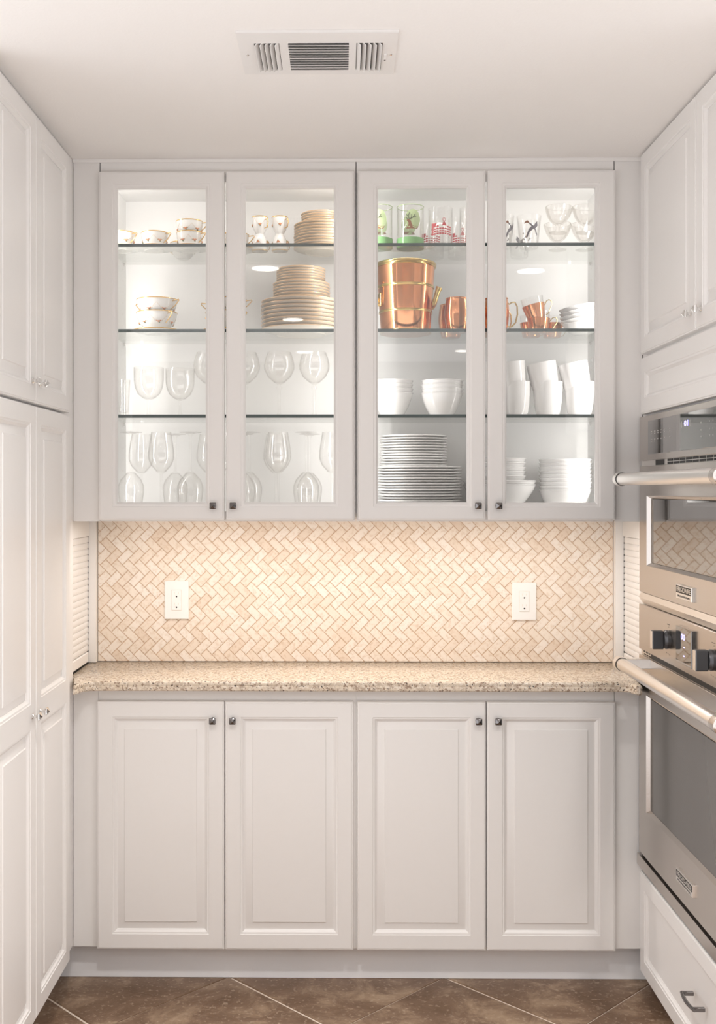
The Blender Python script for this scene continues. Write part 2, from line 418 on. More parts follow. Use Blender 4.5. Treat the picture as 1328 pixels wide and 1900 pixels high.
def raised_door(parent, u0, u1, v0, v1, tr, knobs=(), face='B', fw=.045, splits=None, raised=.0245, name='door', flat=False):
    """a frame (with one or two openings) and its raised panels"""
    st = .013; spl = splits or [(v0, v1)]
    b = MB()
    if not splits:
        r = frame_rects(u0, u1, v0, v1, fw); b.loops(r, tr, cap=False, back=False)
        b.loops([r[0], (u0 + fw + st, u1 - fw - st, v0 + fw + st, v1 - fw - st, 0)], tr, cap=False, back=False)
        b.loops([(u0 + fw + st, u1 - fw - st, v0 + fw + st, v1 - fw - st, 0), r[-1]], tr, cap=False, back=False)
        ops = [(u0 + fw + st, u1 - fw - st, v0 + fw + st, v1 - fw - st)]
    else:
        t = .019
        b.box(0, 0, 0, 0, 0, 0) if False else None
        i = lambda d, wv: (u0 + d, u1 - d, v0 + d, v1 - d, wv)
        b.loops([i(0, 0), i(0, t - .004), i(.0012, t - .0022), i(.0045, t - .0015), i(.0052, t)], tr, cap=False, back=False)
        ops = []
        ua, ub = u0 + .0052, u1 - .0052
        edges = [v0 + .0052] + [x for s in splits for x in s] + [v1 - .0052]
        # front face strips around the openings (openings given at the sticking's outer edge)
        b.add([tr(ua, edges[0], t), tr(u0 + fw, edges[0], t), tr(u0 + fw, edges[-1], t), tr(ua, edges[-1], t)], [(0, 1, 2, 3)])
        b.add([tr(u1 - fw, edges[0], t), tr(ub, edges[0], t), tr(ub, edges[-1], t), tr(u1 - fw, edges[-1], t)], [(0, 1, 2, 3)])
        for k in range(0, len(edges), 2):
            b.add([tr(u0 + fw, edges[k], t), tr(u1 - fw, edges[k], t), tr(u1 - fw, edges[k + 1], t), tr(u0 + fw, edges[k + 1], t)], [(0, 1, 2, 3)])
        for a, c in splits:
            j = lambda d, wv: (u0 + fw + d, u1 - fw - d, a + d, c - d, wv)
            b.loops([j(0, t), j(.0015, t - .0018), j(.006, t - .0028), j(.009, t - .0065), j(st, t - .0085), j(st, 0)], tr, cap=False, back=False)
            ops.append((u0 + fw + st, u1 - fw - st, a + st, c - st))
    d = part(name, b, 'paint', parent)
    for o in ops:
        p = MB().loops(panel_rects(*o, raised=raised, flat=flat), tr); part('panel', p, 'paint', d)
    for k in knobs: knob(d, k, face)
    return d

# ------------------------------------------------------------------ base cabinets
Z_B0, Z_B1 = 0.1130, 0.8475
def base_cabinet(x0, x1, doors, label):
    t = thing('base_cabinet', label, 'cabinet', ((x0 + x1) / 2, 3.36, .11), 'white base cabinets under the granite counter')
    b = MB().box(x0, x0 + .016, Y_FACE, 3.51, .11, .883).box(x1 - .016, x1, Y_FACE, 3.51, .11, .883).box(x0 + .016, x1 - .016, Y_FACE + .02, 3.51, .11, .126).box(x0 + .016, x1 - .016, 3.50, 3.51, .126, .883)
    part('carcass', b, 'inside_white', t)
    b = MB().box(x0 + .0008, x1 - .0008, Y_FACE - .0005, Y_FACE + .018, .845, .8828).box(x0 + .0008, x1 - .0008, Y_FACE - .0005, Y_FACE + .018, .112, .14)
    b.box(x0 + .0008, x0 + .03, Y_FACE - .0005, Y_FACE + .018, .14, .845).box(x1 - .03, x1 - .0008, Y_FACE - .0005, Y_FACE + .018, .14, .845)
    part('face_frame', b, 'paint', t)
    for a, c, kx in doors:
        raised_door(t, a, c, Z_B0, Z_B1, TB, [(kx, Y_DOOR, .7935)])
    return t
base_cabinet(-.7195, X_M - .0002, [(-.7193, -.3420, XY(395, 3.19)), (-.3390, .0405, XY(432, 3.19))], 'white double-door base cabinet under the left outlet, beside the tall pantry cabinet')
base_cabinet(X_M + .0002, X_R, [(.0525, .4325, XY(887, 3.19)), (.4355, .8140, XY(923, 3.19))], 'white double-door base cabinet under the right outlet, beside the ovens')

# ------------------------------------------------------------------ glass-door cabinets
Z_U0, Z_U1 = 1.3862, 2.4202
SHELF_Z = (1.7010, 1.9573, 2.2136)
Z_IN = 1.405
def glass_door(parent, a, c, op, kx):
    u0, u1, v0, v1 = op; t = .019; tr = TB
    e = .0135
    def q(k, wv):  # k from 0 outer to 1 inner, plain blends of the two rectangles
        return (a + (u0 - a) * k, c + (u1 - c) * k, Z_U0 + (v0 - Z_U0) * k, Z_U1 + (v1 - Z_U1) * k, wv)
    o = lambda d, wv: (a + d, c - d, Z_U0 + d, Z_U1 - d, wv)
    n = lambda d, wv: (u0 - d, u1 + d, v0 - d, v1 + d, wv)
    r = [o(0, 0), o(0, t - .004), o(.0012, t - .0022), o(.0045, t - .0015), o(.0052, t), n(e, t), n(e - .0015, t - .0018), n(.006, t - .0026), n(.003, t - .0060), n(0, t - .0085), n(0, .003), n(-.0, 0), o(0, 0)]
    d = part('door', MB().loops(r, tr, cap=False, back=False), 'paint', parent)
    part('glass_pane', MB().box(u0 - .006, u1 + .006, Y_DOOR + .0125, Y_DOOR + .0155, v0 - .006, v1 + .006), 'pane_glass', d, smooth=0)
    knob(d, (kx, Y_DOOR, 1.4285), 'B')
def glass_cabinet(x0, x1, i0, i1, doors, label):
    t = thing('wall_cabinet', label, 'cabinet', ((x0 + x1) / 2, 3.37, Z_UB), 'glass-door wall cabinets')
    b = MB().box(x0 + .001, i0, Y_FACE + .0005, 3.527, Z_UB + .0115, CEIL - .001).box(i1, x1 - .001, Y_FACE + .0005, 3.527, Z_UB + .0115, CEIL - .001)
    b.box(i0, i1, Y_FACE + .002, 3.527, Z_UB + .0115, Z_IN).box(i0, i1, Y_FACE + .002, 3.527, 2.415, CEIL - .001).box(i0, i1, Y_IN, 3.527, Z_IN, 2.415)
    part('carcass', b, 'inside_white', t)
    b = MB().box(x0 + .001, x1 - .001, Y_FACE - .0005, Y_FACE + .012, 2.392, CEIL - .001).box(x0 + .001, x1 - .001, Y_FACE - .0005, Y_FACE + .012, Z_UB, 1.412)
    b.box(x0 + .001, i0 + .004, Y_FACE - .0005, Y_FACE + .012, 1.412, 2.392).box(i1 - .004, x1 - .001, Y_FACE - .0005, Y_FACE + .012, 1.412, 2.392)
    part('face_frame', b, 'paint', t)
    for a, c, op, kx in doors: glass_door(t, a, c, op, kx)
    for z in SHELF_Z:
        b = MB().box(i0 + .0015, i1 - .0015, 3.2262, 3.485, z - .0095, z)
        # front edge strip of darker glass
        e = MB().box(i0 + .0015, i1 - .0015, 3.2250, 3.2262, z - .0095, z)
        s_ = part('shelf', b, 'shelf_glass', t, smooth=0); part('shelf_edge', e, 'shelf_edge', s_, 'dark green polished glass edge', smooth=0)
        pins = [(i0, 1), (i1, -1)]
        for px_, sg in pins:
            for yy in (3.30, 3.46):
                part('shelf_pin', MB().box(px_, px_ + sg * .008, yy - .004, yy + .004, z - .0165, z - .0096).lathe([(0, 0), (.0025, 0), (.0025, .001), (0, .001)], 8, (px_ + sg * .004, yy, z - .019)), 'chrome', s_)
    h = MB()
    for px_, sg in ((i0, 1), (i1, -1)):
        for k in range(24):
            z = 1.50 + k * .036
            for yy in (3.30, 3.46): h.box(px_, px_ + sg * .0006, yy - .0022, yy + .0022, z - .0022, z + .0022)
    tag(part('pin_holes', h, 'wall_paint', t, smooth=0), kind='stuff')
    # vertical light strips behind the outer stiles
    for px_, sg in ((i0 + .006, 1), (i1 - .006, -1)):
        part('light_strip', MB().box(px_ - .005, px_ + .005, 3.2222, 3.2245, 1.42, 2.38), 'outlet_white', t, smooth=0)
        area('strip_light', (px_ + sg * .003, 3.2252, 1.90), .009, P_STRIP, (1.0, .97, .94), (sg * .55, 1, 0), size_y=.95)
    part('light_strip', MB().box(i0 + .05, i1 - .05, 3.2235, 3.2335, 2.4060, 2.4150), 'outlet_white', t, smooth=0)  # added bar that houses the extra fill light at the top
    area('added_top_fill', ((i0 + i1) / 2, 3.229, 2.4050), .60, .75, (1.0, .96, .92), (0, .75, -1), size_y=.008)  # added fill lamp, only there to brighten the upper interior
    # light bar under the cabinet
    part('under_light', MB().box(x0 + .008, x1 - .008, 3.232, 3.262, Z_UB + .0030, Z_UB + .0113, ch=.002), 'outlet_white', t)
    area('under_cabinet_light', ((x0 + x1) / 2, 3.247, Z_UB + .0022), .74, P_UNDER, (1.0, .93, .855), (0, .02, -1), size_y=.018)
glass_cabinet(X_L, X_M - .0002, -.6965, .0345, [(-.7143, -.3418, (-.6600, -.3975, 1.4387, 2.3700), XY(396, 3.19)), (-.3364, .0427, (-.2793, -.0175, 1.4387, 2.3700), XY(433, 3.19))],
              'white wall cabinet with two glass doors showing gold-rimmed china and wine glasses')
glass_cabinet(X_M + .0002, X_R, .0630, .8055, [(.0545, .4306, (.1133, .3760, 1.4387, 2.3690), XY(886, 3.19)), (.4376, .8143, (.4937, .7558, 1.4380, 2.3700), XY(924, 3.19))],
              'white wall cabinet with two glass doors showing copper mugs and white dishes')

# ------------------------------------------------------------------ countertop
def countertop():
    pl = [(-.8160, 3.5215), (-.8160, 3.300), (-.7960, 3.300)]
    front = [(-.7960, 3.2005), (-.7715, 3.2005)] if False else []
    out = [(-.816, 3.522), (-.816, 3.235), (-.797, 3.235), (-.797, 3.209), (-.7905, 3.200), (-.7700, 3.112), (-.7685, 3.0985), (-.7620, 3.0995), (-.7530, 3.130), (-.7470, 3.150), (-.7300, 3.158), (-.70, 3.1600),
           (.80, 3.1600), (.830, 3.158), (.8425, 3.150), (.8480, 3.132), (.8550, 3.112), (.8630, 3.1085), (.8710, 3.112), (.8800, 3.200), (.8990, 3.209), (.8990, 3.235), (.918, 3.235), (.918, 3.522)]
    b = MB(); n = len(out)
    cx, cy = .05, 3.38
    def ins(d):   # shrink outline slightly towards inside for the rounded edge
        r = []
        for i, (x, y) in enumerate(out):
            p, q = out[i - 1], out[(i + 1) % n]
            t = Vector((q[0] - p[0], q[1] - p[1])).normalized(); nn = Vector((-t.y, t.x))
            r.append((x + nn.x * d, y + nn.y * d))
        return r
    rings = [(.003, .8843), (.0, .8875), (.0, .8960), (.0015, .8990), (.0, .9030), (.0006, .9085), (.0028, .9118), (.006, Z_CT)]
    vs = []; fs = []
    for d, z in rings: vs += [(x, y, z) for x, y in ins(d)]
    for i in range(len(rings) - 1):
        for k in range(n): fs.append((i * n + k, i * n + (k + 1) % n, i * n + n + (k + 1) % n, i * n + n + k))
    o = (len(rings) - 1) * n
    fs.append(tuple(range(o, o + n))); fs.append(tuple(range(n - 1, -1, -1)))
    b.add(vs, fs)
    t = part('countertop', b, 'granite', smooth=40)
    tag(t, 'speckled cream granite countertop with shaped ends over the base cabinets', 'countertop')
countertop()

# ------------------------------------------------------------------ herringbone backsplash
def clip(poly, x0, x1, z0, z1):
    def cut(p, f, inter):
        o = []
        for i in range(len(p)):
            a, c = p[i - 1], p[i]
            if f(c):
                if not f(a): o.append(inter(a, c))
                o.append(c)
            elif f(a): o.append(inter(a, c))
        return o
    lx = lambda X: (lambda a, c: (X, a[1] + (c[1] - a[1]) * (X - a[0]) / (c[0] - a[0])))
    lz = lambda Z: (lambda a, c: (a[0] + (c[0] - a[0]) * (Z - a[1]) / (c[1] - a[1]), Z))
    for f, g in ((lambda p: p[0] >= x0, lx(x0)), (lambda p: p[0] <= x1, lx(x1)), (lambda p: p[1] >= z0, lz(z0)), (lambda p: p[1] <= z1, lz(z1))):
        poly = cut(poly, f, g)
        if len(poly) < 3: return []
    return poly
def backsplash():
    x0, x1, z0, z1 = -.7905, .8905, Z_CT + .0015, Z_UB - .0005
    t = thing('tile_backsplash', 'cream travertine herringbone tile backsplash between counter and wall cabinets', 'backsplash', (.05, Y_BACK, Z_CT))
    part('grout', MB().box(x0, x1, Y_BACK - .0045, Y_BACK + .0045, z0, z1), 'grout', t, smooth=0)
    Wd = .02595; J = .0010; yf = Y_BACK - .0068; yb = Y_BACK - .003
    s2 = math.sqrt(2)
    c0 = atY(233, 1157, Y_BACK)
    def quad(cx, cz, ang, inset):
        l, h = Wd - J - inset, Wd / 2 - J - inset
        ca, sa = math.cos(ang), math.sin(ang)
        return [(cx + u * ca - v * sa, cz + u * sa + v * ca) for u, v in ((-l, -h), (l, -h), (l, h), (-l, h))]
    full = []; cut = []
    for i in range(-40, 90):
        for j in range(-14, 14):
            for k in (0, 1):
                cx = c0[0] + i * s2 * Wd - k * Wd / s2; cz = c0[1] + j * 2 * s2 * Wd + k * 2 * Wd / s2
                ang = PI / 4 if k == 0 else -PI / 4
                q = quad(cx, cz, ang, 0)
                if all(x0 <= p[0] <= x1 and z0 <= p[1] <= z1 for p in q): full.append((cx, cz, ang))
                else:
                    p = clip(q, x0 + .0005, x1 - .0005, z0 + .0005, z1 - .0005)
                    if len(p) >= 3: cut.append((p, clip(quad(cx, cz, ang, .0008), x0 + .001, x1 - .001, z0 + .001, z1 - .001)))
    mes = {}
    for ang in (PI / 4, -PI / 4):
        for var in range(4):
            b = MB(); r = random.Random(var)
            jit = [(r.uniform(-.0005, .0003), r.uniform(-.0004, .0003)) for _ in range(4)]
            def ring(ins_, y):
                q = quad(0, 0, ang, ins_); return [(p[0] + d[0], y, p[1] + d[1]) for p, d in zip(q, jit)]
            vs = ring(0, .0) + ring(0, -.0028) + ring(.0009, -.0036)
            fs = [(k, (k + 1) % 4, 4 + (k + 1) % 4, 4 + k) for k in range(4)] + [(4 + k, 4 + (k + 1) % 4, 8 + (k + 1) % 4, 8 + k) for k in range(4)] + [(8, 9, 10, 11), (3, 2, 1, 0)]
            b.add(vs, fs); mes[(ang, var)] = b.mesh('tile', 'travertine', smooth=0)
    full.sort(key=lambda p: (abs(p[0] - .05)))
    rnd = random.Random(3)
    for cx, cz, ang in full[:300]:
        placed('tile', mes[(ang, rnd.randrange(4))], (cx, yb + rnd.uniform(-.0004, .0004), cz), t)
    b = MB()
    for cx, cz, ang in full[300:]:
        y = yb + rnd.uniform(-.0004, .0004); q = quad(cx, cz, ang, 0); q2 = quad(cx, cz, ang, .0009)
        vs = [(x, y, z) for x, z in q] + [(x, y - .0028, z) for x, z in q] + [(x, y - .0036, z) for x, z in q2]
        b.add(vs, [(k, (k + 1) % 4, 4 + (k + 1) % 4, 4 + k) for k in range(4)] + [(4 + k, 4 + (k + 1) % 4, 8 + (k + 1) % 4, 8 + k) for k in range(4)] + [(8, 9, 10, 11), (3, 2, 1, 0)])
    for q, q2 in cut:
        n = len(q); y = yb
        b.add([(x, y, z) for x, z in q] + [(x, y - .0033, z) for x, z in q], [tuple(range(n, 2 * n)), tuple(range(n - 1, -1, -1))] + [(k, (k + 1) % n, n + (k + 1) % n, n + k) for k in range(n)])
    part('edge_tiles', b, 'travertine', t, kind='stuff', smooth=0)
backsplash()

def outlet(px0, px1, py0, py1, label):
    Y = Y_BACK - .0072
    x0, z1 = atY(px0, py0, Y - .006); x1, z0 = atY(px1, py1, Y - .006)
    cx, cz = (x0 + x1) / 2, (z0 + z1) / 2
    t = thing('wall_outlet', label, 'outlet', (cx, Y, z0), 'white wall outlets on the tiles')
    i = lambda d, wv: (x0 + d, x1 - d, z0 + d, z1 - d, wv)
    tr = lambda u, v, w_: (u, Y - w_, v)
    part('cover_plate', MB().loops([i(0, 0), i(0, .0045), i(.002, .0062), i(.010, .0068)], tr), 'outlet_white', t)
    hw, hh = .0155, .0325
    j = lambda d, wv: (cx - hw + d, cx + hw - d, cz - hh + d, cz + hh - d, wv)
    part('gap', MB().loops([(cx - hw - .0012, cx + hw + .0012, cz - hh - .0012, cz + hh + .0012, .0060), (cx - hw - .0012, cx + hw + .0012, cz - hh - .0012, cz + hh + .0012, .00695)], tr), 'wall_paint', t, smooth=0)
    part('receptacle', MB().loops([j(0, .006), j(0, .0080), j(.0008, .0086)], tr), 'outlet_white', t)
    for s in (1, -1):
        c = cz + s * .0175
        b = MB().box(cx - .0072, cx - .0055, Y - .0089, Y - .0085, c + .0015, c + .0088).box(cx + .0055, cx + .0072, Y - .0089, Y - .0085, c + .0020, c + .0082)
        part('slot', b, 'wall_paint', t, smooth=0)
        part('ground_hole', MB().lathe([(0, 0), (.0027, 0), (.0027, .0004), (0, .0004)], 12, (cx, Y - .0090, c - .0055), axis='y'), 'black', t)
outlet(305, 350, 1078, 1149, 'white outlet on the tiles toward the tall pantry cabinet')
outlet(950, 995, 1081, 1151, 'white outlet on the tiles toward the ovens')

# ------------------------------------------------------------------ tambour garages in the recess ends
def garage(x, sg, xs, label):
    """x: plane of the slats, sg: +1 when the slats face +x; xs: inner edge of the stile on the back wall"""
    t = thing('appliance_garage', label, 'garage', (x - sg * .05, 3.38, Z_CT), 'white tambour appliance garages')
    zb = Z_CT + .0015
    b = MB().box(x - sg * .0005, xs - sg * .0005, 3.495, 3.5265, zb, Z_UB - .0008)             # back stile
    part('stile', b, 'tambour_white', t, smooth=0)
    part('header', MB().box(x - sg * .02, x + sg * .0045, 3.236, 3.4945, 1.325, Z_UB - .0008, ch=.001), 'tambour_white', t, smooth=0)
    part('back_panel', MB().box(x - sg * .028, x - sg * .02, 3.236, 3.4945, zb, 1.3245), 'dark_metal', t, smooth=0)
    part('bottom_rail', MB().box(x - sg * .018, x + sg * .003, 3.236, 3.488, zb + .002, .9500, ch=.003), 'tambour_white', t)
    n = 19; p = (1.3235 - .9520) / n
    for k in range(n):
        z0 = .9520 + k * p
        prof = [(0, 0), (.0046, .0001), (.0056, .0012), (.0060, p * .5), (.0056, p - .0014), (.0046, p - .0004), (0, p - .0003)]
        bb = MB().prism([(-.010, 0)] + prof + [(-.010, p - .0003)], lambda u, v, w_: (x + sg * (u - .006), w_, z0 + v), 3.236, 3.4915)
        part('slat', bb, 'tambour_white', t, smooth=50)
    d = MB()
    for k in range(n + 1):
        z0 = .9520 + k * p - .0004
        d.box(x - sg * .0010, x + sg * .0012, 3.4916, 3.4946, z0 - .0022, z0 + .0022)
    tag(part('slot_marks', d, 'dark_metal', t, smooth=0), kind='stuff')
garage(XT_L, 1, -.7915, 'white tambour slat door beside the pantry end of the counter')
garage(XT_R, -1, .8915, 'white tambour slat door beside the oven end of the counter')

# ------------------------------------------------------------------ left tall pantry cabinets
def tall_left():
    t = thing('pantry_cabinet', 'tall white pantry cabinet with paneled doors, opposite the ovens', 'cabinet', (-1.1, 2.8, 0))
    y0, y1 = 2.385, 3.208
    b = MB().box(-1.395, XC_L - .001, y0, y1, .115, CEIL - .002).box(-1.395, -.86, y0 + .002, y1 - .002, .002, .115)
    b.box(-1.395, -.822, y1, 3.525, Z_UB + .002, CEIL - .002)
    part('carcass', b, 'paint', t, smooth=0)
    ya, ym0, ym1, yb = 2.392, 2.7370, 2.7400, 3.0850
    zk = 1.7500
    raised_door(t, ym1, yb, 1.6965, 2.4310, TL, [(XD_L, ym1 + .032, zk)], 'L')
    raised_door(t, ya, ym0, 1.6965, 2.4310, TL, [(XD_L, ym0 - .032, zk)], 'L')
    raised_door(t, ym1, yb, .1250, 1.6890, TL, [(XD_L, ym1 + .032, .905)], 'L', splits=[(.1250 + .045, .8745), (.9375, 1.6440)])
    raised_door(t, ya, ym0, .1250, 1.6890, TL, [(XD_L, ym0 - .032, .905)], 'L', splits=[(.1250 + .045, .8745), (.9375, 1.6440)])
tall_left()

# ------------------------------------------------------------------ right oven cabinet
def oven_cabinet():
    t = thing('oven_cabinet', 'tall white cabinet housing the built-in steel ovens', 'cabinet', (1.2, 2.7, 0))
    y0, y1 = 2.18, 3.208
    b = MB().box(XC_R, 1.495, y0, y1, 1.690, CEIL - .002).box(XC_R, 1.495, y0, y1, .063, .368).box(XC_R + .02, 1.495, y1 - .018, y1, .368, 1.690).box(XC_R + .02, 1.495, y0, y0 + .018, .368, 1.690)
    b.box(.96, 1.495, y0 + .002, y1 - .002, .002, .063).box(.926, 1.495, y1, 3.525, Z_UB + .002, CEIL - .002)
    part('carcass', b, 'paint', t, smooth=0)
    raised_door(t, 2.6785, 3.1700, 1.8720, 2.4550, TR, [(XD_R, 2.715, 1.918)], 'R')
    raised_door(t, 2.1900, 2.6755, 1.8720, 2.4550, TR, [(XD_R, 2.640, 1.918)], 'R')
    raised_door(t, 2.1900, 3.1700, 1.6960, 1.8610, TR, [], 'R', name='fixed_panel', flat=True)
    dr = raised_door(t, 2.1900, 3.1750, .0640, .3600, TR, [], 'R', name='drawer', flat=True)
    hz = .218
    b = MB()
    ys = [2.612 + .096 * k / 10 for k in range(11)]
    b.tube([(XD_R - .026 - .006 * math.sin(PI * (y - 2.612) / .096), y, hz) for y in ys], .0052, 10, flat=.75)
    for y in (2.618, 2.702): b.box(XD_R - .027, XD_R + .0005, y - .004, y + .004, hz - .005, hz + .005, ch=.001)
    part('handle', b, 'knob_metal', dr, 'polished curved bar pull')
oven_cabinet()

def text_mesh(name, body, size, depth, mat, origin, parent, bold=0.0, fit=None):
    """raised letters on a plane that faces -x; origin = far top-left point (x, y, z of baseline)"""
    cu = bpy.data.curves.new(name, 'FONT'); cu.body = body; cu.size = size; cu.extrude = depth; cu.offset = bold; cu.resolution_u = 2
    tmp = bpy.data.objects.new(name, cu); C.objects.link(tmp)
    dg = bpy.context.evaluated_depsgraph_get(); dg.update()
    me = bpy.data.meshes.new_from_object(tmp.evaluated_get(dg)); bpy.data.objects.remove(tmp)
    k = 1.0
    if fit:
        wd = max(v.co.x for v in me.vertices) - min(v.co.x for v in me.vertices); k = fit / wd
    for v in me.vertices:
        x, y, z = v.co; v.co = (-z, -x * k, y)
    me.materials.clear(); me.materials.append(M[mat]); me.update()
    o = placed(name, me, origin, parent); return o

def bar_handle(parent, z, y0, y1, x=.802):
    r = .0175
    b = MB().tube([(x, y0, z), (x, y1, z)], r, 24)
    h = part('handle', b, 'steel_bright', parent)
    for ye, sg in ((y1, 1), (y0, -1)):
        e = MB().lathe([(0, 0), (r + .0012, 0), (r + .0022, .006), (r + .0022, .030), (r - .002, .034), (r - .006, .036), (0, .036)] if sg > 0 else [(0, 0), (r + .0012, 0), (r + .0022, -.006), (r + .0022, -.030), (r - .002, -.034), (r - .006, -.036), (0, -.036)], 24, (x, ye + sg * .003, z), axis='y')
        e.box(x + .010, XD_R + .002, ye + sg * .004, ye + sg * .030, z - .014, z + .014, ch=.002)
        part('bracket', e, 'steel_bright' if sg > 0 else 'steel', h)
        part('ring', MB().lathe([(0, 0), (r + .0016, 0), (r + .0016, sg * .0032), (0, sg * .0032)], 24, (x, ye, z), axis='y'), 'black' if sg > 0 else 'steel', h)

def badge(parent, z0, z1, ya, yb):
    x = XD_R - .0065
    b = part('badge', MB().box(x, XD_R + .001, ya, yb, z0, z1, ch=.001), 'steel_bright', parent, 'small rectangular steel badge')
    zm = z0 + (z1 - z0) * .42
    part('badge_field', MB().box(x - .0006, x, ya + .003, yb - .003, zm, z1 - .003), 'black', b, smooth=0)
    wd = yb - ya - .014; hh = (z1 - z0)
    text_mesh('lettering', 'FRIGIDAIRE', hh * .50, .0003, 'steel_bright', (x - .0009, yb - .007, zm + hh * .09), b, fit=wd)
    text_mesh('lettering', 'PROFESSIONAL', hh * .20, .0002, 'dark_metal', (x - .0003, yb - .014, z0 + hh * .14), b, fit=wd - .014)

def glass_frame(u0, u1, v0, v1, a0, a1, b0, b1, tr, dep, t=.017, bw=.011):
    """door slab with a bevelled opening"""
    r = [(u0, u1, v0, v1, 0), (u0, u1, v0, v1, t - .001), (u0 + .001, u1 - .001, v0 + .001, v1 - .001, t), (a0, a1, b0, b1, t), (a0 + .0015, a1 - .0015, b0 + .0015, b1 - .0015, t + .0015), (a0 + bw, a1 - bw, b0 + bw, b1 - bw, t - dep)]
    return MB().loops(r, tr, cap=True)

def ovens():
    ya, yb = 2.20, 3.190
    # ---- microwave
    t = thing('microwave_oven', 'stainless built-in microwave oven with dark window, set above the large oven', 'oven', (1.1, 2.7, 1.145))
    cp = part('control_panel', MB().box(XD_R, .93, ya, yb - .004, 1.5605, 1.6885, ch=.0012), 'steel', t)
    dg_ = part('display_glass', MB().box(XD_R - .0018, XD_R + .001, ya + .10, 3.0925, 1.5765, 1.6725, ch=.001), 'oven_glass', cp, 'dark glossy control glass')
    xg = XD_R - .0022
    text_mesh('clock_digits', '01', .022, .0002, 'blue_digit', (xg, 2.768, 1.638), dg_, fit=.030)
    pm = MB(); rr = random.Random(5)
    for row, z in enumerate((1.640, 1.634, 1.618, 1.612)):
        for k in range(6):
            if row == 3 and k > 1: continue
            y = 3.060 - k * .030 - (0.02 if k == 5 else 0); wdt = rr.uniform(.008, .014)
            for c in range(4):
                hh = rr.uniform(.0016, .0028); pm.box(xg - .0002, xg + .0003, y - c * wdt / 4 - wdt / 6, y - c * wdt / 4, z - hh / 2, z + hh / 2)
    for y in (2.64, 2.58, 2.555, 2.53, 2.50):
        for z in (1.640, 1.622, 1.606): pm.box(xg - .0002, xg + .0003, y - .003, y, z - .002, z + .002)
    for y in (2.787, 2.722):
        pm.box(xg - .0002, xg + .0003, y - .0012, y, 1.636, 1.652)
    tag(part('printed_marks', pm, 'panel_print', dg_, smooth=0), kind='stuff')
    vt = part('vent_trim', MB().box(XD_R + .007, .93, ya, yb - .004, 1.5447, 1.5602), 'steel_bright', t, smooth=0)
    v = MB().box(XD_R + .0062, XD_R + .008, 2.965, 3.045, 1.5452, 1.5597)
    for k in range(12):
        y1_ = 2.935 - k * .052
        if y1_ - .046 < ya: break
        for z0, z1 in ((1.5455, 1.5517), (1.5533, 1.5595)): v.box(XD_R + .0062, XD_R + .008, y1_ - .046, y1_, z0, z1)
    part('vent_slots', v, 'black', vt, smooth=0)
    d = part('door', glass_frame(ya, yb - .004, 1.1775, 1.5440, ya + .08, 3.1080, 1.2570, 1.4600, TR, .011), 'steel', t, smooth=20)
    part('window', MB().box(XD_R + .0085, XD_R + .0105, ya + .090, 3.0970, 1.2678, 1.4492), 'oven_glass', d, 'dark glossy window', smooth=0)
    bar_handle(d, 1.5060, 2.300, 3.068)
    badge(d, 1.1945, 1.2310, 2.6950, 2.8200)
    part('bottom_trim', MB().prism([(0.0, 1.1420), (.0, 1.1770), (-.012, 1.1755), (-.017, 1.1600), (-.006, 1.1420)], lambda u, v_, w_: (XD_R + .016 + u, w_, v_), ya, yb - .004), 'steel_bright', t, smooth=0)
    part('body', MB().box(.9305, 1.45, ya + .02, yb - .02, 1.146, 1.686), 'dark_metal', t, smooth=0)
    # ---- wall oven
    t = thing('wall_oven', 'large stainless wall oven with two control knobs, beneath the microwave', 'oven', (1.1, 2.7, .37))
    cp = part('control_panel', MB().box(XD_R, .93, ya, yb, 1.0090, 1.1405, ch=.0012), 'steel', t)
    dg_ = part('display_glass', MB().box(XD_R - .0085, XD_R + .0005, 2.690, 2.815, 1.0300, 1.1240, ch=.0008), 'oven_glass', cp, 'dark glossy display')
    xg = XD_R - .0090
    text_mesh('clock_digits', '00', .022, .0002, 'blue_digit', (xg, 2.771, 1.0930), dg_, fit=.030)
    part('indicator', MB().box(xg, xg + .0004, 2.742, 2.752, 1.0735, 1.0765), 'blue_digit', dg_, smooth=0)
    part('indicator', MB().box(xg, xg + .0004, 2.744, 2.754, 1.0515, 1.0545), 'blue_digit', dg_, smooth=0)
    for y in (2.902, 2.553):
        k = MB().lathe([(0, 0), (.0245, 0), (.0255, .003), (.0255, .009), (.0215, .014), (.0205, .016), (0, .016)], 28, (XD_R - .0002, y, 1.0740), axis='x')
        kk = part('control_knob', k, 'dark_metal', t, 'dark round oven knob')
        part('grip', MB().box(XD_R - .046, XD_R - .0158, y - .011, y + .011, 1.0490, 1.0985, ch=.0022), 'dark_metal', kk)
        part('grip_face', MB().box(XD_R - .0472, XD_R - .0461, y - .0098, y + .0098, 1.0505, 1.0970), 'steel_bright', kk, smooth=0)
        m = MB()
        for k_ in range(5): m.box(XD_R - .0004, XD_R, y + .012 - k_ * .005, y + .0145 - k_ * .005, 1.1130, 1.1150)
        m.box(XD_R - .0004, XD_R, y - .0012, y + .0012, 1.1060, 1.1085)
        for k_ in range(3): m.box(XD_R - .0004, XD_R, y + .018 - k_ * .014, y + .0215 - k_ * .014, 1.0345 - .001 * k_, 1.0370 - .001 * k_)
        part('dial_marks', m, 'dark_print', cp, smooth=0)
    vt = part('vent_trim', MB().box(XD_R + .007, .93, ya, yb, .9925, 1.0088), 'steel_bright', t, smooth=0)
    v = MB().box(XD_R + .0055, XD_R + .008, ya, 3.085, .9940, 1.0070)
    for y in (3.165, 3.140, 3.115): v.box(XD_R + .0062, XD_R + .008, y - .016, y, 1.0020, 1.0060).box(XD_R + .0062, XD_R + .008, y - .022, y - .006, .9945, .9985)
    part('vent_slots', v, 'black', vt, smooth=0)
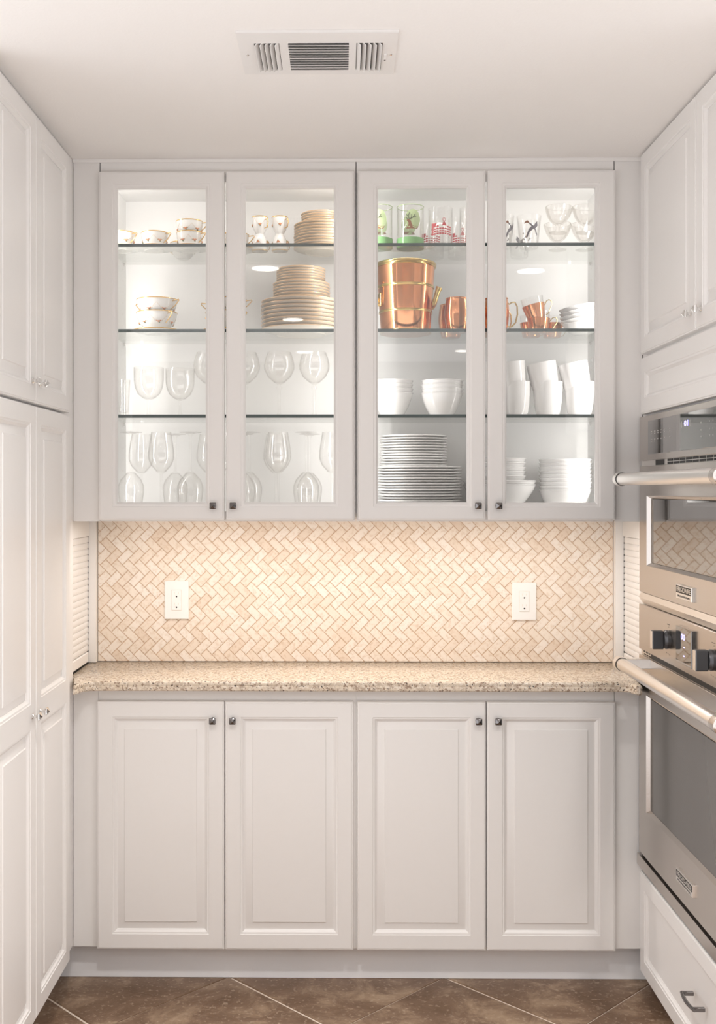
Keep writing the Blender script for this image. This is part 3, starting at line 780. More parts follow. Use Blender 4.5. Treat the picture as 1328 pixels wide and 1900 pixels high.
    d = part('door', glass_frame(ya, yb, .4120, .9920, ya + .08, 3.1130, .5450, .8860, TR, .011), 'steel', t, smooth=20)
    part('window', MB().box(XD_R + .0085, XD_R + .0105, ya + .090, 3.1020, .5560, .8752), 'oven_glass_soft', d, 'dark glossy window', smooth=0)
    bar_handle(d, .9800, 2.300, 3.068)
    badge(d, .4600, .4915, 2.6900, 2.8200)
    part('gap', MB().box(XD_R + .010, .93, ya, yb, .4040, .4118), 'black', t, smooth=0)
    part('bottom_trim', MB().box(XD_R - .004, .93, ya, yb + .008, .3700, .4038, ch=.001), 'steel', t)
    part('body', MB().box(.9305, 1.45, ya + .02, yb - .02, .372, 1.138), 'dark_metal', t, smooth=0)
ovens()

# ------------------------------------------------------------------ ceiling register
def register():
    zc = CEIL; A = lambda x, y: atZ(x, y, zc)
    t = thing('air_register', 'white metal ceiling air register with louvered slots', 'vent', (-.05, 2.43, zc))
    X0, Y0 = -.2235, 2.3135; X1, Y1 = .1270, 2.5430
    zt, zb = zc - .0005, zc - .0045
    oy0, oy1 = 2.366, 2.518
    ops = [(-.1885, -.1330), (-.1135, .0205), (.0370, .0950)]
    xs = [X0] + [v for o in ops for v in o] + [X1]
    b = MB()
    b.box(X0, X1, Y0, oy0, zb, zt).box(X0, X1, oy1, Y1, zb, zt)
    for k in range(0, len(xs), 2): b.box(xs[k], xs[k + 1], oy0, oy1, zb, zt)
    b.prism([(0, 0), (.006, 0), (.0, .004)], lambda u, v, w_: (w_, Y0 - .006 + u, zt - v), X0, X1)
    part('face_plate', b, 'paint', t, smooth=0)
    part('duct', MB().box(ops[0][0], ops[2][1], oy0, oy1, zt - .0004, zt), 'dark_metal', t, smooth=0)
    n = 11
    for k in range(n):
        y = oy0 + (oy1 - oy0) * (k + .5) / n; hw = .0050
        part('louver', MB().prism([(-.0052, .0), (.0030, -.0075), (.0042, -.0070), (-.0040, .0006)], lambda u, v, w_: (w_, y - u, zt - .0012 + v), ops[1][0], ops[1][1]), 'paint', t, smooth=0)
    for oi, sg in ((0, -1), (2, 1)):
        a, c = ops[oi]; n = 5
        for k in range(n):
            x = a + (c - a) * (k + .5) / n
            part('fin', MB().prism([(-.0042, .0), (.0032, -.0085), (.0044, -.0080), (-.0030, .0006)], lambda u, v, w_: (x + sg * u, w_, zt - .0012 + v), oy0, oy1), 'paint', t, smooth=0)
    for x in (X0 + .016, X1 - .012):
        part('screw', MB().lathe([(0, -.0018), (.0025, -.0016), (.0038, -.0004), (.0038, .0002), (0, .0002)], 12, (x, 2.43, zb)), 'chrome', t)
    part('lever', MB().box(.0995, .1065, 2.424, 2.450, zb - .003, zb, ch=.001), 'outlet_white', t)
    part('lever_hole', MB().lathe([(0, 0), (.0022, 0), (.0022, -.0004), (0, -.0004)], 10, (.103, 2.462, zb)), 'black', t)
register()

# ------------------------------------------------------------------ recessed ceiling lights (behind the camera, seen mirrored in the glass)
for i, (x, y) in enumerate(DOWNLIGHTS):
    t = thing('recessed_light', 'round recessed ceiling light mirrored in the door glass ' + ('beside the stacked cream bread plates', 'between the crystal sherbets and copper cups', 'over the cream dinner plates', 'above the balloon wine glasses', 'above the small white bowls')[i], 'light', (x, y, CEIL), 'recessed ceiling lights mirrored in the glass')
    part('trim_ring', MB().lathe([(.060, 0), (.078, 0), (.080, -.002), (.076, -.004), (.061, -.003), (.060, 0)], 32, (x, y, CEIL - .0003)), 'outlet_white', t)
    part('lens', MB().lathe([(0, 0), (.060, 0), (.060, -.002), (0, -.002)], 32, (x, y, CEIL - .0006)), 'lamp_glow', t)
    area('downlight', (x, y, CEIL - .008), .11, P_CEIL, (1.0, .95, .90), (0, 0, -1), shape='DISK', spread=math.radians(112))

# ================================================================== tableware
ORD = ['bottom', 'second', 'third', 'fourth', 'fifth', 'sixth', 'seventh', 'eighth', 'ninth', 'tenth', 'eleventh', 'twelfth', 'thirteenth', 'fourteenth', 'fifteenth', 'sixteenth', 'seventeenth', 'eighteenth']
def ordl(i, n):
    return 'lowest' if i == 0 else ('topmost' if i == n - 1 else ORD[i] + ' up')
def wrapmesh(items, rf, phi0=0.0):
    """items: (poly, material index) with poly in metres (u across, v up); wrapped on a surface of revolution rf(z)"""
    b = MB()
    for poly, mi in items:
        # subdivide long edges so the print follows the curve
        pts = []
        for i in range(len(poly)):
            a, c = poly[i - 1], poly[i]; n = max(1, int(abs(c[0] - a[0]) / .006))
            for k in range(1, n + 1): pts.append((a[0] + (c[0] - a[0]) * k / n, a[1] + (c[1] - a[1]) * k / n))
        cu = sum(p[0] for p in pts) / len(pts); cv = sum(p[1] for p in pts) / len(pts)
        vs = []
        for u, v in [(cu, cv)] + pts:
            r = rf(v) + .0004; a = u / r + phi0; vs.append((r * math.sin(a), -r * math.cos(a), v))
        n = len(pts)
        b.add(vs, [(0, 1 + k, 1 + (k + 1) % n) for k in range(n)], mi)
    return b
def proto(name, parts):
    """parts: (name, MB, mats[, subs]) built around the origin, first version stays unlinked at root location"""
    root = bpy.data.objects.new('tmpl_' + name, None); root.empty_display_size = .02
    for p in parts:
        o = bpy.data.objects.new('tmpl_' + p[0], p[1].mesh(p[0], p[2], smooth=p[4] if len(p) > 4 else 40)); o.parent = root
        for q in (p[3] if len(p) > 3 and p[3] else []):
            s = bpy.data.objects.new('tmpl_' + q[0], q[1].mesh(q[0], q[2], smooth=40)); s.parent = o
    return root
def put(pr, x, y, z, label, cat, group=None, rot=(0, 0, 0), scale=1.0):
    o = copy_tree(pr); o.location = (x, y, z)
    o.rotation_euler = (Matrix.Rotation(rot[1], 3, 'Y') @ Matrix.Rotation(rot[0], 3, 'X') @ Matrix.Rotation(rot[2], 3, 'Z')).to_euler()   # spin first, then tilt
    if scale != 1.0: o.scale = (scale,) * 3
    W[o.name] = Vector((x, y, z))
    return tag(o, label, cat, group)

# ---- plates
def plate_proto(name, r, rise, body, rimm, foot=.6):
    pr = [(0, .0022), (foot * r - .002, .0022), (foot * r, 0), (foot * r + .002, 0), (foot * r + .003, .0025), (r * .80, rise * .55), (r * .97, rise - .0005), (r, rise + .0008), (r - .0012, rise + .0024), (r * .955, rise + .0018), (r * .78, rise * .55 + .0028), (foot * r, .0052), (0, .0048)]
    rm = [(r * .985, rise - .0004), (r + .0005, rise + .0006), (r + .0007, rise + .0018), (r - .0008, rise + .0029), (r * .965, rise + .0025), (r * .965, rise + .0015)]
    return proto(name, [('dish', MB().lathe(pr, 40), body), ('rim', MB().lathe(rm, 40), rimm)])
def plate_stack(pr, n, px, Y, z0, pitch, lab, grp, cat='plate'):
    x = XY(px, Y); rr = random.Random(int(px * 7 + n))
    for i in range(n):
        put(pr, x + rr.uniform(-.0012, .0012), Y + rr.uniform(-.001, .001), z0 + .0003 + i * pitch, lab % ordl(i, n), cat, grp, (0, 0, rr.uniform(0, 6)))
    return z0 + .0003 + (n - 1) * pitch
p_dinner = plate_proto('dinner_plate', .124, .015, 'cream_china', 'tan_gold')
p_salad = plate_proto('salad_plate', .0885, .0105, 'cream_china', 'tan_gold')
p_bread = plate_proto('bread_plate', .0760, .0095, 'cream_china', 'tan_gold')
p_small = plate_proto('small_plate', .0640, .0085, 'cream_china', 'tan_gold')
S0, S1, S2, S3 = Z_IN, *SHELF_Z
z = plate_stack(p_dinner, 8, 558, 3.362, S2, .0122, 'gold-rimmed cream dinner plate, %s in the wide lower stack on the middle shelf', 'gold-rimmed dinner plates')
z = plate_stack(p_salad, 7, 559, 3.362, z + .0060, .0090, 'gold-rimmed cream salad plate, %s above the dinner plates', 'gold-rimmed salad plates')
plate_stack(p_bread, 6, 558, 3.362, z + .0058, .0080, 'gold-rimmed cream bread plate, %s in the narrow stack above the salad plates', 'gold-rimmed bread plates')
z = plate_stack(p_salad, 9, 598, 3.36, S3, .0088, 'gold-rimmed plate, %s in the wider lower stack beside the porcelain cups', 'gold-rimmed plates on the top shelf')
plate_stack(p_small, 5, 597, 3.36, z + .0058, .0080, 'small gold-rimmed plate, %s in the narrow stack on the top shelf', 'small gold-rimmed plates on the top shelf')
p_white_l = plate_proto('dinner_plate', .1340, .010, 'white_china', 'white_china')
p_white_s = plate_proto('salad_plate', .1040, .0095, 'white_china', 'white_china')
z = plate_stack(p_white_l, 16, 776, 3.368, S0, .0086, 'plain white dinner plate, %s in the wide stack below the salad plates', 'white dinner plates')
plate_stack(p_white_s, 12, 767, 3.368, z + .0058, .0083, 'plain white salad plate, %s in the stack above the white dinner plates', 'white salad plates')

# ---- bowls
def bowl_proto(name, rt, rb, h, mat='white_china', curve=.5, ribs=False):
    o = []; n = 9
    for k in range(n + 1):
        f = k / n; o.append((rb + (rt - rb) * (.45 * f + .55 * math.sin(f * PI / 2) ** (1 - curve * .4)), .003 + (h - .003) * f))
    pr = [(0, .002), (rb - .003, .002), (rb - .002, 0), (rb, 0)] + o + [(rt + .0004, h), (rt - .0010, h + .0010), (rt - .0020, h)] + [(max(r - .0018, .001), zz + .0016) for r, zz in o[::-1][1:]] + [(0, .0055)]
    rim = [(rt - .0005, h - .0025), (rt + .0012, h - .001), (rt + .001, h + .001), (rt - .001, h + .0016), (rt - .0016, h + .001)]
    return proto(name, [('bowl_body', MB().lathe(pr, 40), mat), ('rim', MB().lathe(rim, 40), mat)])
def bowl_stack(pr, n, px, Y, z0, pitch, lab, grp):
    x = XY(px, Y); rr = random.Random(int(px))
    for i in range(n):
        put(pr, x + rr.uniform(-.0008, .0008), Y, z0 + .0003 + i * pitch, lab % ordl(i, n), 'bowl', grp)
p_b1 = bowl_proto('rice_bowl', .0645, .034, .074)
bowl_stack(p_b1, 4, 727, 3.36, S1, .0130, 'small white bowl, %s in the stack at the copper cabinet center partition', 'small white bowls on the lowest glass shelf')
bowl_stack(p_b1, 4, 820, 3.36, S1, .0130, 'small white bowl, %s in the stack between the other bowls and white mugs', 'small white bowls on the lowest glass shelf')
p_b2 = bowl_proto('cereal_bowl', .0795, .045, .070)
bowl_stack(p_b2, 9, 1048, 3.37, S0, .0118, 'white cereal bowl, %s in the tall ribbed stack under the white mugs', 'white cereal bowls')
p_b3 = bowl_proto('serving_bowl', .1120, .050, .086, curve=.1)
bowl_stack(p_b3, 2, 926, 3.37, S0, .0120, 'large white serving bowl, %s of two beneath the small white bowls', 'white serving bowls')
p_b4 = bowl_proto('dessert_bowl', .0790, .046, .046, curve=.9)
bowl_stack(p_b4, 7, 927, 3.37, S0 + .0400, .0135, 'small white dessert bowl, %s in the stack nested in the serving bowls', 'white dessert bowls')
# scalloped dishes leaning at the side
def scallop():
    rt, rb, h, n = .060, .026, .032, 48
    wob = lambda k, zz: 1 + .022 * (zz / h) * math.cos(k * 2 * PI / n * 12)
    prof = [(0, .001), (rb, 0), (rb + .012, .006), (rb + .024, .016), (rt - .002, h - .004), (rt, h), (rt - .003, h), (rb + .022, .019), (rb + .010, .009), (0, .005)]
    return proto('scalloped_dish', [('dish_body', MB().lathe(prof, n, wob=wob), 'white_china'), ('rim', MB().lathe([(rt - .001, h - .002), (rt + .0012, h - .001), (rt + .001, h + .001), (rt - .0015, h + .0012)], n, wob=wob), 'white_china')])
p_sc = scallop()
for i in range(5):
    ang = -.16 if i else 0
    put(p_sc, XY(1079, 3.36) - .001 * i, 3.36, S2 + .0004 + (0 if i == 0 else .004 + i * .0125), 'scalloped white dish, %s in the tilted stack beside the copper cups' % ordl(i, 5), 'dish', 'scalloped white dishes', (0, ang, .3 * i))

# ---- white mugs
def mug_proto():
    o = [(.0300, 0), (.0330, .002), (.0375, .016), (.0415, .038), (.0440, .065), (.0452, .088), (.0455, .106)]
    pr = [(0, .002), (.028, .002)] + o + [(.0454, .108), (.0444, .1085), (.0434, .106), (.0430, .086), (.0418, .063), (.0390, .036), (.034, .015), (0, .007)]
    hd = [(.0445, 0, .088), (.050, 0, .092), (.062, 0, .084), (.068, 0, .066), (.064, 0, .046), (.054, 0, .034), (.0405, 0, .032)]
    return proto('mug', [('mug_body', MB().lathe(pr, 40), 'white_china'), ('handle', MB().tube(hd, .0042, 10, flat=1.5), 'white_china')])
p_mug = mug_proto()
for i, px in enumerate((902, 957, 1016, 1075)):
    x = XY(px, 3.35)
    nm = ('behind the door stiles', 'nearest the door stile', 'in the middle of the three in full view', 'at the cabinet side')[i]
    put(p_mug, x, 3.35, S1 + .0004, 'upright tall white mug %s' % nm, 'mug', 'tall white mugs', (0, 0, 1.45))
    a = -.13 if i < 2 else -.19
    put(p_mug, x - .004 + (.003 if i > 1 else 0), 3.35, S1 + .0610, 'tilted white mug resting in the mug %s' % nm, 'mug', 'tall white mugs', (0, a, 1.35))

# ---- gold-rimmed porcelain cups
def swag(rf, z1, z0, n=6, r=.00035):
    """thin painted garland with blossoms, proud of the glaze"""
    g = MB(); fl_ = MB(); lf = MB()
    k = n * 8
    pts = []
    for i in range(k + 1):
        a = 2 * PI * i / k; zz = z1 - (z1 - z0) * abs(math.sin(a * n / 2)); R = rf(zz) + .0002
        pts.append((R * math.cos(a), R * math.sin(a), zz))
    g.tube(pts, r, 4)
    for i in range(n):
        a = 2 * PI * (i + .5) / n; R = rf(z0)
        for j, (da, dz, q) in enumerate(((0, 0, .0036), (.10, .0022, .0026), (-.10, .002, .0024), (.04, -.003, .0024))):
            c = (R * math.cos(a + da), R * math.sin(a + da), z0 + dz)
            (fl_ if j != 3 else lf).lathe([(0, -q), (q * .8, -q * .5), (q, 0), (q * .8, q * .5), (0, q)], 7, c)
        for da, dz in ((.2, .002), (-.2, .001)):
            c = (R * math.cos(a + da), R * math.sin(a + da), z0 + dz); lf.lathe([(0, -.0018), (.0016, 0), (0, .0018)], 5, c)
    return g, fl_, lf
def cup_proto(name, prof, inner, hpts, hr=.0016, two=False, n=6, sz=(.75, .45), body='china'):
    h = prof[-1][1]
    def rf(z_):
        for (r0, z0_), (r1, z1_) in zip(prof, prof[1:]):
            if z0_ <= z_ <= z1_ and z1_ > z0_: return r0 + (r1 - r0) * (z_ - z0_) / (z1_ - z0_)
        return prof[-1][0]
    rt = prof[-1][0]
    pr = [(0, .001)] + prof + [(rt - .0012, h + .0008)] + inner + [(0, .006)]
    g, f_, l_ = swag(rf, h * sz[0], h * sz[1], n)
    rim = MB().lathe([(rt - .0004, h - .0022), (rt + .0007, h - .0020), (rt + .0008, h + .0004), (rt - .0010, h + .0014), (rt - .0016, h + .0004)], 40)
    hm = MB().tube(hpts, hr, 8)
    if two: hm.tube([(-x, -y, zz) for x, y, zz in hpts], hr, 8)
    return proto(name, [('cup_body', MB().lathe(pr, 40), body, [('garland', g, 'tan_gold'), ('blossoms', f_, 'flower_red'), ('leaves', l_, 'flower_green')]), ('rim', rim, 'gold', None), ('handle', hm, 'gold')])
tea_p = [(.020, 0), (.0215, .002), (.027, .007), (.036, .020), (.040, .035), (.0415, .050)]
tea_i = [(.0400, .049), (.0385, .035), (.0345, .021), (.025, .009)]
def ang_handle(r0, z0, r1, z1, out, top):
    return [(r0, 0, z0), (out, 0, top), (out + .002, 0, top - .003), ((out + r1) / 2 + .004, 0, (top + z1) / 2 - .002), (r1, 0, z1)]
p_tea = cup_proto('teacup', tea_p, tea_i, ang_handle(.0400, .044, .034, .017, .058, .046))
p_saucer = plate_proto('saucer', .064, .009, 'china', 'gold', foot=.45)
soup_p = [(.026, 0), (.0275, .003), (.040, .011), (.053, .027), (.0600, .044), (.0630, .0600)]
soup_i = [(.0618, .059), (.0588, .044), (.0516, .028), (.038, .013)]
p_soup = cup_proto('soup_cup', soup_p, soup_i, ang_handle(.0612, .052, .051, .024, .086, .055), two=True, n=7)
# top shelf of the left cabinet: cups
for px, Y, rz, lab in ((226, 3.335, -.5, 'gold-rimmed teacup at the cabinet side on the top shelf'),
                       (287, 3.335, -.45, 'single gold-rimmed teacup between the side cup and stacked pair'),
                       (437, 3.36, -.15, 'gold-rimmed teacup mostly hidden behind the door stiles')):
    x = XY(px, Y)
    put(p_saucer, x, Y, S3 + .0003, 'gold-rimmed saucer beneath the ' + lab.replace('gold-rimmed ', ''), 'saucer', 'gold-rimmed saucers')
    put(p_tea, x, Y, S3 + .0068, lab, 'cup', 'gold-rimmed teacups', (0, 0, rz))
x = XY(352, 3.335)
put(p_saucer, x, 3.335, S3 + .0003, 'gold-rimmed saucer beneath the stacked pair of teacups', 'saucer', 'gold-rimmed saucers')
put(p_tea, x, 3.335, S3 + .0068, 'lower gold-rimmed teacup of the stacked pair', 'cup', 'gold-rimmed teacups', (0, 0, -.5))
put(p_tea, x - .001, 3.335, S3 + .0420, 'upper gold-rimmed teacup of the stacked pair', 'cup', 'gold-rimmed teacups', (0, 0, -.2))
put(p_tea, XY(340, 3.445), 3.445, S3 + .0004, 'gold-rimmed teacup behind the stacked pair', 'cup', 'gold-rimmed teacups', (0, 0, 2.9))
# middle shelf: soup cups
for px, sgl, rz0 in ((291, 'near the cabinet side', -.55), (419, 'behind the door stiles', -.35)):
    x = XY(px, 3.345)
    put(p_saucer, x, 3.345, S2 + .0003, 'gold-rimmed saucer under the stacked soup cups %s' % sgl, 'saucer', 'gold-rimmed saucers', scale=1.15)
    for i in range(2):
        put(p_soup, x + .001 * i, 3.345, S2 + .0078 + i * .0400, '%s two-handled gold-rimmed soup cup stacked %s' % (('lower', 'upper')[i], sgl), 'cup', 'two-handled soup cups', (0, 0, rz0 - .30 * (1 - i)))
# demitasse cups, one upright on one inverted
dm_p = [(.0125, 0), (.0140, .004), (.0190, .013), (.0222, .026), (.0236, .039), (.0246, .052)]
p_demi = cup_proto('demitasse_cup', dm_p, [(.0234, .051), (.0222, .038), (.0175, .014)], [(.0232, 0, .042), (.033, 0, .044), (.036, 0, .032), (.030, 0, .018), (.0205, 0, .016)], n=4, sz=(.9, .5))
for px, s in ((482, 'nearest the door stile'), (519, 'beside the stacked plates')):
    x = XY(px, 3.34)
    put(p_demi, x, 3.34, S3 + .0538, 'inverted porcelain demitasse cup with gold rim %s' % s, 'cup', 'porcelain demitasse cups', (PI, 0, -.6))
    put(p_demi, x, 3.34, S3 + .0542, 'upright porcelain demitasse cup with gold rim %s' % s, 'cup', 'porcelain demitasse cups', (0, 0, -.7), scale=1.0)

# ---- copper
def barrel_mug():
    o = [(.027, 0), (.029, .001), (.034, .020), (.0385, .048), (.0390, .062), (.0370, .085), (.0335, .101)]
    pr = [(0, .001)] + o + [(.0345, .1035), (.0330, .1045), (.0318, .101), (.0352, .085), (.0372, .060), (.0325, .020), (.026, .004), (0, .004)]
    hd = [(.0340, 0, .090), (.040, 0, .087), (.045, 0, .092), (.056, 0, .093), (.063, 0, .080), (.064, 0, .055), (.058, 0, .030), (.046, 0, .018), (.0335, 0, .018)]
    return proto('copper_mug', [('mug_body', MB().lathe(pr, 40), 'copper'), ('handle', MB().tube(hd, .0024, 8), 'brass'), ('rim', MB().lathe([(.0338, .1005), (.0352, .102), (.0350, .1042), (.0332, .1052), (.0325, .1035)], 40), 'copper')])
p_cm = barrel_mug()
put(p_cm, XY(848, 3.31), 3.31, S2 + .0004, 'shiny copper barrel mug beside the copper ice bucket', 'mug', 'copper barrel mugs', (0, 0, .9))
put(p_cm, XY(836, 3.43), 3.43, S2 + .0004, 'copper mug standing behind the mug beside the ice bucket', 'mug', 'copper barrel mugs', (0, 0, 1.6))
put(p_cm, XY(921, 3.31), 3.31, S2 + .0004, 'copper barrel mug half hidden by the door stiles, brass handle toward the cups', 'mug', 'copper barrel mugs', (0, 0, 0))
put(p_cm, XY(915, 3.42), 3.42, S2 + .0004, 'copper mug in the second row behind the door stiles', 'mug', 'copper barrel mugs', (0, 0, .1), scale=.9)
def punch_cup():
    h = .045
    o = [(.024, 0), (.026, .001), (.030, .018), (.0335, .036), (.0350, h)]
    cpr = [(0, .001)] + o + [(.0342, h + .0006), (.0330, h - .002), (.0285, .020), (.0240, .004), (0, .004)]
    gl = [(0, .0050), (.0225, .0050), (.0275, .020), (.0325, h), (.0350, .068), (.0338, .0683), (.0312, h), (.0262, .021), (.0215, .008), (0, .008)]
    hd = [(.0335, 0, .036), (.043, 0, .048), (.052, 0, .050), (.057, 0, .043), (.055, 0, .032), (.046, 0, .018), (.038, 0, .008), (.0275, 0, .006)]
    cr = [(-.008, .020), (-.003, .020), (-.003, .030), (.003, .030), (.003, .020), (.008, .022), (.006, .012), (-.006, .012)]
    def rf(z_): return .026 + (.0350 - .026) * z_ / h
    return proto('punch_cup', [('copper_holder', MB().lathe(cpr, 36), 'copper'), ('glass_liner', MB().lathe(gl, 36), 'drink_glass'), ('handle', MB().tube(hd, .0014, 8), 'brass')])
p_pc = punch_cup()
x = XY(999, 3.33)
put(p_pc, x, 3.33, S2 + .0004, 'upright copper cup with glass liner under the tilted one', 'cup', 'copper punch cups', (0, 0, .0))
put(p_pc, x - .006, 3.33, S2 + .0440, 'tilted copper cup with glass liner resting on another', 'cup', 'copper punch cups', (0, -.24, .0))
put(p_pc, XY(985, 3.42), 3.42, S2 + .0004, 'copper cup behind the stacked pair of copper cups', 'cup', 'copper punch cups', (0, 0, .3))
put(p_pc, XY(1024, 3.43), 3.43, S2 + .0004, 'copper cup in back, between the stacked pair and the scalloped dishes', 'cup', 'copper punch cups', (0, 0, .3))
def bucket():
    o = [(.0745, 0), (.0765, .003), (.0905, .205), (.0915, .212)]
    pr = [(0, .002)] + o + [(.0905, .214), (.0890, .212), (.0750, .006), (0, .006)]
    def rf(z_): return .0765 + (.0905 - .0765) * z_ / .205
    bands = []
    for z_ in (.066, .143):
        R = rf(z_); bands.append(MB().lathe([(R - .0005, z_ - .0045), (R + .0016, z_ - .0040), (R + .0022, z_ - .0020), (R + .0012, z_), (R + .0022, z_ + .0020), (R + .0016, z_ + .0040), (R - .0005, z_ + .0045)], 48))
    top = MB().lathe([(.0900, .203), (.0935, .2035), (.0950, .206), (.0938, .209), (.0955, .211), (.0955, .215), (.0935, .2175), (.0895, .2170), (.0885, .213)], 48)
    foot = MB().lathe([(.0745, 0), (.0790, .0002), (.0795, .004), (.0780, .008), (.0770, .0095), (.0760, .005)], 48)
    R = rf(.10)
    h1 = MB(); h1.tube([(R - .001, 0, .088), (R + .007, 0, .090), (R + .014, 0, .100), (R + .020, 0, .118), (R + .026, 0, .138), (R + .032, 0, .152)], [.0055, .0058, .0055, .0050, .0055, .0068], 10, flat=1.6)
    h1.box(R - .002, R + .006, -.010, .010, .083, .122, ch=.002)
    h2 = MB(); h2.add([(-x_, y_, z_) for x_, y_, z_ in h1.v], h1.f)
    return proto('ice_bucket', [('bucket_body', MB().lathe(pr, 56), 'copper'), ('band', bands[0], 'brass'), ('band', bands[1], 'brass'), ('top_rim', top, 'brass'), ('foot_ring', foot, 'brass'), ('handle', h1, 'brass'), ('handle', h2, 'brass')])
put(bucket(), XY(752, 3.345), 3.345, S2 + .0004, 'large copper ice bucket with brass bands and handles', 'bucket', None, (0, 0, .35))

# ---- glasses
def tumbler_profile(rb, rt, h, base, t=.0016):
    return [(0, 0), (rb - .002, 0), (rb, .002), (rt, h - .0008), (rt - t / 2, h), (rt - t, h - .001), (rb - t, base + .002), (rb - t - .002, base), (0, base)]
def ringmesh(R, z, q=.0012): return MB().lathe([(R - q, z), (R, z - q), (R + q, z), (R, z + q), (R - q, z)], 36)
# stag glasses
def stag_print(R):
    c = (.002, .083)
    med = [(c[0] + .0245 * math.cos(a), c[1] + .0300 * math.sin(a)) for a in [2 * PI * k / 24 for k in range(24)]]
    body = [(-.0195, .054), (.016, .054), (.020, .062), (.008, .060), (-.001, .066), (-.005, .078), (-.012, .083), (-.018, .080), (-.014, .076), (-.011, .070), (-.014, .062)]
    ant = []
    def seg(a, b_, w_=.0008):
        d = Vector((b_[0] - a[0], b_[1] - a[1])).normalized(); n = Vector((-d.y, d.x)) * w_
        ant.append(([(a[0] + n.x, a[1] + n.y), (b_[0] + n.x, b_[1] + n.y), (b_[0] - n.x, b_[1] - n.y), (a[0] - n.x, a[1] - n.y)], 2))
    for a, b_ in (((-.009, .082), (-.013, .092)), ((-.013, .092), (-.008, .103)), ((-.013, .092), (-.019, .097)), ((-.008, .083), (.002, .088)), ((.002, .088), (.009, .098)), ((.002, .088), (.012, .091)), ((-.003, .086), (-.002, .098)), ((-.013, .083), (-.021, .088))): seg(a, b_)
    return med, body, ant
def stag_glass():
    R, h = .0415, .128
    med, body, ant = stag_print(R)
    rf = lambda z_: R
    g = MB().lathe(tumbler_profile(R, R, h, .030), 36)
    base = MB().lathe([(0, .0008), (R - .0022, .0008), (R - .0022, .0285), (0, .0285)], 32)
    lower = MB().lathe([(R + .0002, .001), (R + .0006, .001), (R + .0006, .0295), (R + .0002, .0295)], 36)
    pr1 = wrapmesh([(med, 0)], rf); pr2 = wrapmesh([(body, 0)], lambda z_: R + .0003); pr3 = wrapmesh([(p, 0) for p, _ in ant], lambda z_: R + .0005)
    back = wrapmesh([(med, 0)], rf, phi0=PI * .98)
    pr1.add(back.v, back.f)
    b3 = wrapmesh([(body, 0)], lambda z_: R + .0003, phi0=PI * .98); pr2.add(b3.v, b3.f)
    rim = ringmesh(R - .0006, h, .0013)
    return proto('stag_glass', [('glass_body', g, 'drink_glass'), ('green_base', base, 'base_green'), ('base_band', lower, 'base_green'), ('medallion', pr1, 'print_green', [('stag_print', pr2, 'print_brown'), ('antler_print', pr3, 'print_black')]), ('rim', rim, 'print_green')])
p_st = stag_glass()
put(p_st, XY(703, 3.31), 3.31, S3 + .0003, 'stag-printed green-rimmed glass cut by the door stile', 'glass', 'stag-printed glasses', (0, 0, -.1))
put(p_st, XY(761, 3.31), 3.31, S3 + .0003, 'stag-printed green-rimmed glass in full view', 'glass', 'stag-printed glasses', (0, 0, .08))
# red printed glasses
def red_glass():
    R, h = .0375, .124; rf = lambda z_: R
    items = []; w_ = .033
    for k, (z0, z1) in enumerate(((.034, .0385), (.0415, .046), (.049, .0535), (.0565, .061))):
        for s in range(8):
            u0 = -w_ + s * w_ / 4 + .0006; u1 = u0 + w_ / 4 - .0012
            if k == 3 and 3 <= s <= 5: continue
            arch = .004 * math.cos((u0 + u1) / 2 / w_ * 1.4)
            items.append(([(u0, z0 + arch), (u1, z0 + arch), (u1, z1 + arch), (u0, z1 + arch)], 0))
    items.append(([(-w_, .036), (-w_ + .006, .058), (-w_ + .017, .0655), (-w_ + .017, .072), (-w_, .072)], 0))
    items.append(([(.000, .064), (.016, .064), (.013, .070), (.009, .076), (.006, .076), (.003, .070)], 0))
    ring = [(.0075 + .0050 * math.cos(a), .082 + .0058 * math.sin(a)) for a in [2 * PI * k / 14 for k in range(14)]]
    for k in range(14):
        a, b_ = ring[k], ring[(k + 1) % 14]; f = lambda p: (.0075 + (p[0] - .0075) * .7, .082 + (p[1] - .082) * .7)
        items.append(([a, b_, f(b_), f(a)], 0))
    wht = [([(-.010 + s * .010, .0355), (-.004 + s * .010, .0355), (-.004 + s * .010, .0365), (-.010 + s * .010, .0365)], 0) for s in range(3)]
    pr = wrapmesh(items, rf)
    return proto('printed_tumbler', [('glass_body', MB().lathe(tumbler_profile(R, R, h, .014), 36), 'drink_glass'), ('red_print', pr, 'print_red')])
p_rg = red_glass()
for px, Y, rz, lab in ((817, 3.31, 0, 'red-printed clear tumbler in full view beside the stag glass'), (875, 3.31, .3, 'red-printed clear tumbler cut by the middle door stile'),
                       (801, 3.44, -.2, 'red-printed tumbler in back, between stag glass and front tumbler'), (853, 3.44, -.1, 'red-printed tumbler in back, between the two front ones')):
    put(p_rg, XY(px, Y), Y, S3 + .0003, lab, 'glass', 'red-printed tumblers', (0, 0, rz))
